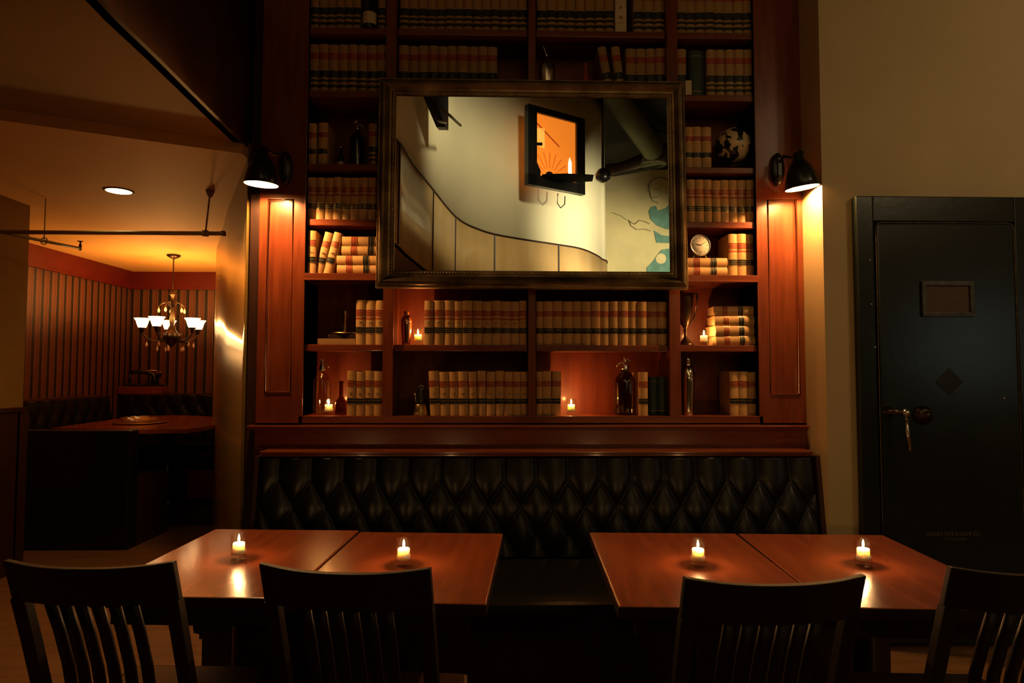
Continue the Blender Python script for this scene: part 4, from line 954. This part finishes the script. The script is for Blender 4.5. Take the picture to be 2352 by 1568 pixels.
def mark(name, pts, m, w=-.005): b = MB(); quad(b, pts, w - .004, w); return b.obj(name, m, sc_)
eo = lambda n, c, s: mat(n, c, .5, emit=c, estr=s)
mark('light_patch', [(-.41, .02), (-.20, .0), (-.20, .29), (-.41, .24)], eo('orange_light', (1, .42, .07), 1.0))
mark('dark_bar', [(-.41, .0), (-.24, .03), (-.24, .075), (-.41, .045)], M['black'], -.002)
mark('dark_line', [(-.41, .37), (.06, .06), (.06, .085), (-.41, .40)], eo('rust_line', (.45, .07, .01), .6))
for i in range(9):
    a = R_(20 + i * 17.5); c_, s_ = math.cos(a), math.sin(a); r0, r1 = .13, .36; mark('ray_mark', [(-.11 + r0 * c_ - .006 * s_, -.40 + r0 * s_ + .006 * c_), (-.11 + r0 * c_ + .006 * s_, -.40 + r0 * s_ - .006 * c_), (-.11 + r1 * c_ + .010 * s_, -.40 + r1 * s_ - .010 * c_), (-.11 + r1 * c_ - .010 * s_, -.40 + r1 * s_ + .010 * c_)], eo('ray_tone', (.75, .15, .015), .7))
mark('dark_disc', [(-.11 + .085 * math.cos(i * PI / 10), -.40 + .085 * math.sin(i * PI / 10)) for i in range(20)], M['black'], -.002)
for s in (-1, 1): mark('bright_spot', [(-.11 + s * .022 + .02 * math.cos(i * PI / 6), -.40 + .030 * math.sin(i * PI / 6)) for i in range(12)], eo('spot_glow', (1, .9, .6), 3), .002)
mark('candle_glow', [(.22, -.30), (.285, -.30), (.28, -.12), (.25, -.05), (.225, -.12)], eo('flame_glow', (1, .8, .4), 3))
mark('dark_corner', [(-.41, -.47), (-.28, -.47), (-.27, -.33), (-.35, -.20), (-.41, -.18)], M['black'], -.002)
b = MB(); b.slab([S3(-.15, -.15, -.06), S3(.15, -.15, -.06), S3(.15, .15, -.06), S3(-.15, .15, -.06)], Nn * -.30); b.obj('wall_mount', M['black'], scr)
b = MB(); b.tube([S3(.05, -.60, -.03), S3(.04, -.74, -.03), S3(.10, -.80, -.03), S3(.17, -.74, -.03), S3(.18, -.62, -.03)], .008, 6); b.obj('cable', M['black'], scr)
# dark screen at the upper left of the mirror
tl = [am(984, 205, 6.5), am(1030, 205, 7.2), am(1030, 298, 7.2), am(1020, 290, 7.1)]
cc = sum(tl, Vector()) / 4
t = thing('dark_screen', 'dark tilted wall screen with dangling cables, reflected at the upper left of the mirror', 'screen', cc)
b = MB(); b.slab([p - cc for p in (am(982, 190, 6.3), am(1030, 190, 6.9), am(1030, 299, 6.9), am(1024, 292, 6.8))], Vector((-.10, 0, .0))); b.obj('body', M['black'], t)
b = MB(); b.tube([am(990, 228, 6.0) - cc, am(993, 255, 6.0) - cc, am(999, 270, 6.1) - cc, am(1009, 279, 6.2) - cc, am(1024, 282, 6.5) - cc], .012, 6); b.obj('cable', M['black'], t)
b = MB(); b.tube([am(1012, 248, 6.2) - cc, am(1034, 266, 6.4) - cc, am(1058, 288, 7.1) - cc], .014, 6); b.obj('support_rod', M['duct'], t)
# ceiling fan
fc = am(1385, 405, 9.0)
t = thing('ceiling_fan', 'dark ceiling fan with long blades, reflected near the middle right of the mirror', 'ceiling fan', fc)
MB().lathe([(.001, -.09), (.05, -.08), (.10, -.04), (.11, .03), (.07, .09), (.025, .12)], 24).obj('motor', M['black'], t)
MB().tube([(0, 0, .10), (0, 0, HC - fc.z)], .022, 10).obj('downrod', M['black'], t)
MB().ball((0, 0, -.11), .035, 12).obj('lens', M['glass'], t)
for ph in (0, 145):
    b = MB(); N = 10; L = []
    for i in range(N + 1):
        s = .14 + .72 * i / N; w = .045 + .06 * math.sin(PI * min(1, i / N * .75 + .12)); L.append([b.b.verts.new(p) for p in ((s, -w, -.03 + .02), (s, w, -.03 - .02), (s, w, -.022 - .02), (s, -w, -.022 + .02))])
    for i in range(N):
        for k_ in range(4): b._f([L[i][k_], L[i][(k_ + 1) % 4], L[i + 1][(k_ + 1) % 4], L[i + 1][k_]])
    b._f(L[0]); b._f(L[-1][::-1]); o = b.obj('blade', M['fan'], t); o.rotation_euler = (0, 0, R_(180 - ph))
# duct and beams under the high ceiling
t = thing('ventilation_duct', 'round grey duct running under the black ceiling, reflected at the mirror top right', 'duct', am(1450, 290, 12))
q = t.location
MB().tube([am(1395, 200, 10.2) - q, am(1450, 275, 11.2) - q, am(1500, 345, 12.2) - q], .20, 20).obj('pipe', M['duct'], t)
MB().tube([am(1500, 240, 12.6) - q, am(1500, 378, 12.6) - q], .26, 20).obj('riser', M['duct'], t)
t = thing('ceiling_beam', 'long dark beam crossing above the reflected mural', 'beam', am(1460, 390, 12.8)); q = t.location
MB().tube([am(1386, 392, 13.2) - q, am(1430, 386, 13.0) - q, am(1480, 366, 12.6) - q, am(1545, 338, 12.2) - q], .13, 8).obj('beam', M['dark'], t)
# mural figure on the rear wall
yw = -6.735
def onwall(px, py):
    lo, hi = 6, 30
    for _ in range(50):
        d = (lo + hi) / 2
        if am(px, py, d).y > yw: lo = d
        else: hi = d
    return am(px, py, d)
t = thing('mural', 'faded wall mural of a woman in teal, reflected at the mirror right edge', 'mural', onwall(1510, 500)); q = t.location
def paint(name, pts, m, off=0):
    b = MB(); b.slab([onwall(x, y) - q + Vector((0, off, 0)) for x, y in pts], (0, .004, 0)); b.obj(name, m, t)
paint('bodice', [(1490, 485), (1496, 475), (1507, 473), (1511, 484), (1530, 478), (1545, 462), (1560, 470), (1560, 528), (1530, 526), (1508, 517), (1494, 503)], M['teal'])
paint('waist', [(1502, 529), (1520, 540), (1545, 543), (1560, 545), (1560, 557), (1530, 558), (1508, 557)], M['teal'])
paint('skirt', [(1520, 573), (1540, 570), (1560, 568), (1560, 640), (1485, 640), (1486, 614), (1500, 600), (1510, 585)], M['teal'])
paint('pale_spot', [(1518 + 12 * math.cos(i * PI / 8), 594 + 12 * math.sin(i * PI / 8)) for i in range(16)], M['skin'], .006)
paint('face', [(1492, 430), (1500, 412), (1520, 405), (1540, 412), (1545, 440), (1535, 458), (1515, 470), (1500, 462), (1495, 448)], M['skin'])
def stroke(pts, r=.010): MB().tube([onwall(x, y) - q + Vector((0, .004, 0)) for x, y in pts], r, 5).obj('drawn_line', M['sketch'], t)
stroke([(1490, 440), (1489, 425), (1498, 414), (1515, 408), (1535, 414)]); stroke([(1492, 440), (1494, 452), (1500, 462), (1512, 466)]); stroke([(1500, 436), (1508, 434), (1514, 437)]); stroke([(1500, 452), (1506, 455), (1511, 452)])
stroke([(1445, 508), (1458, 515), (1468, 506), (1480, 508), (1492, 514)]); stroke([(1444, 505), (1449, 518), (1462, 527), (1480, 526), (1495, 530)])
stroke([(1405, 488), (1425, 495), (1440, 505)], .006)
pass  # print('PATH', [(round(p.x,2), round(p.y,2)) for p in path])
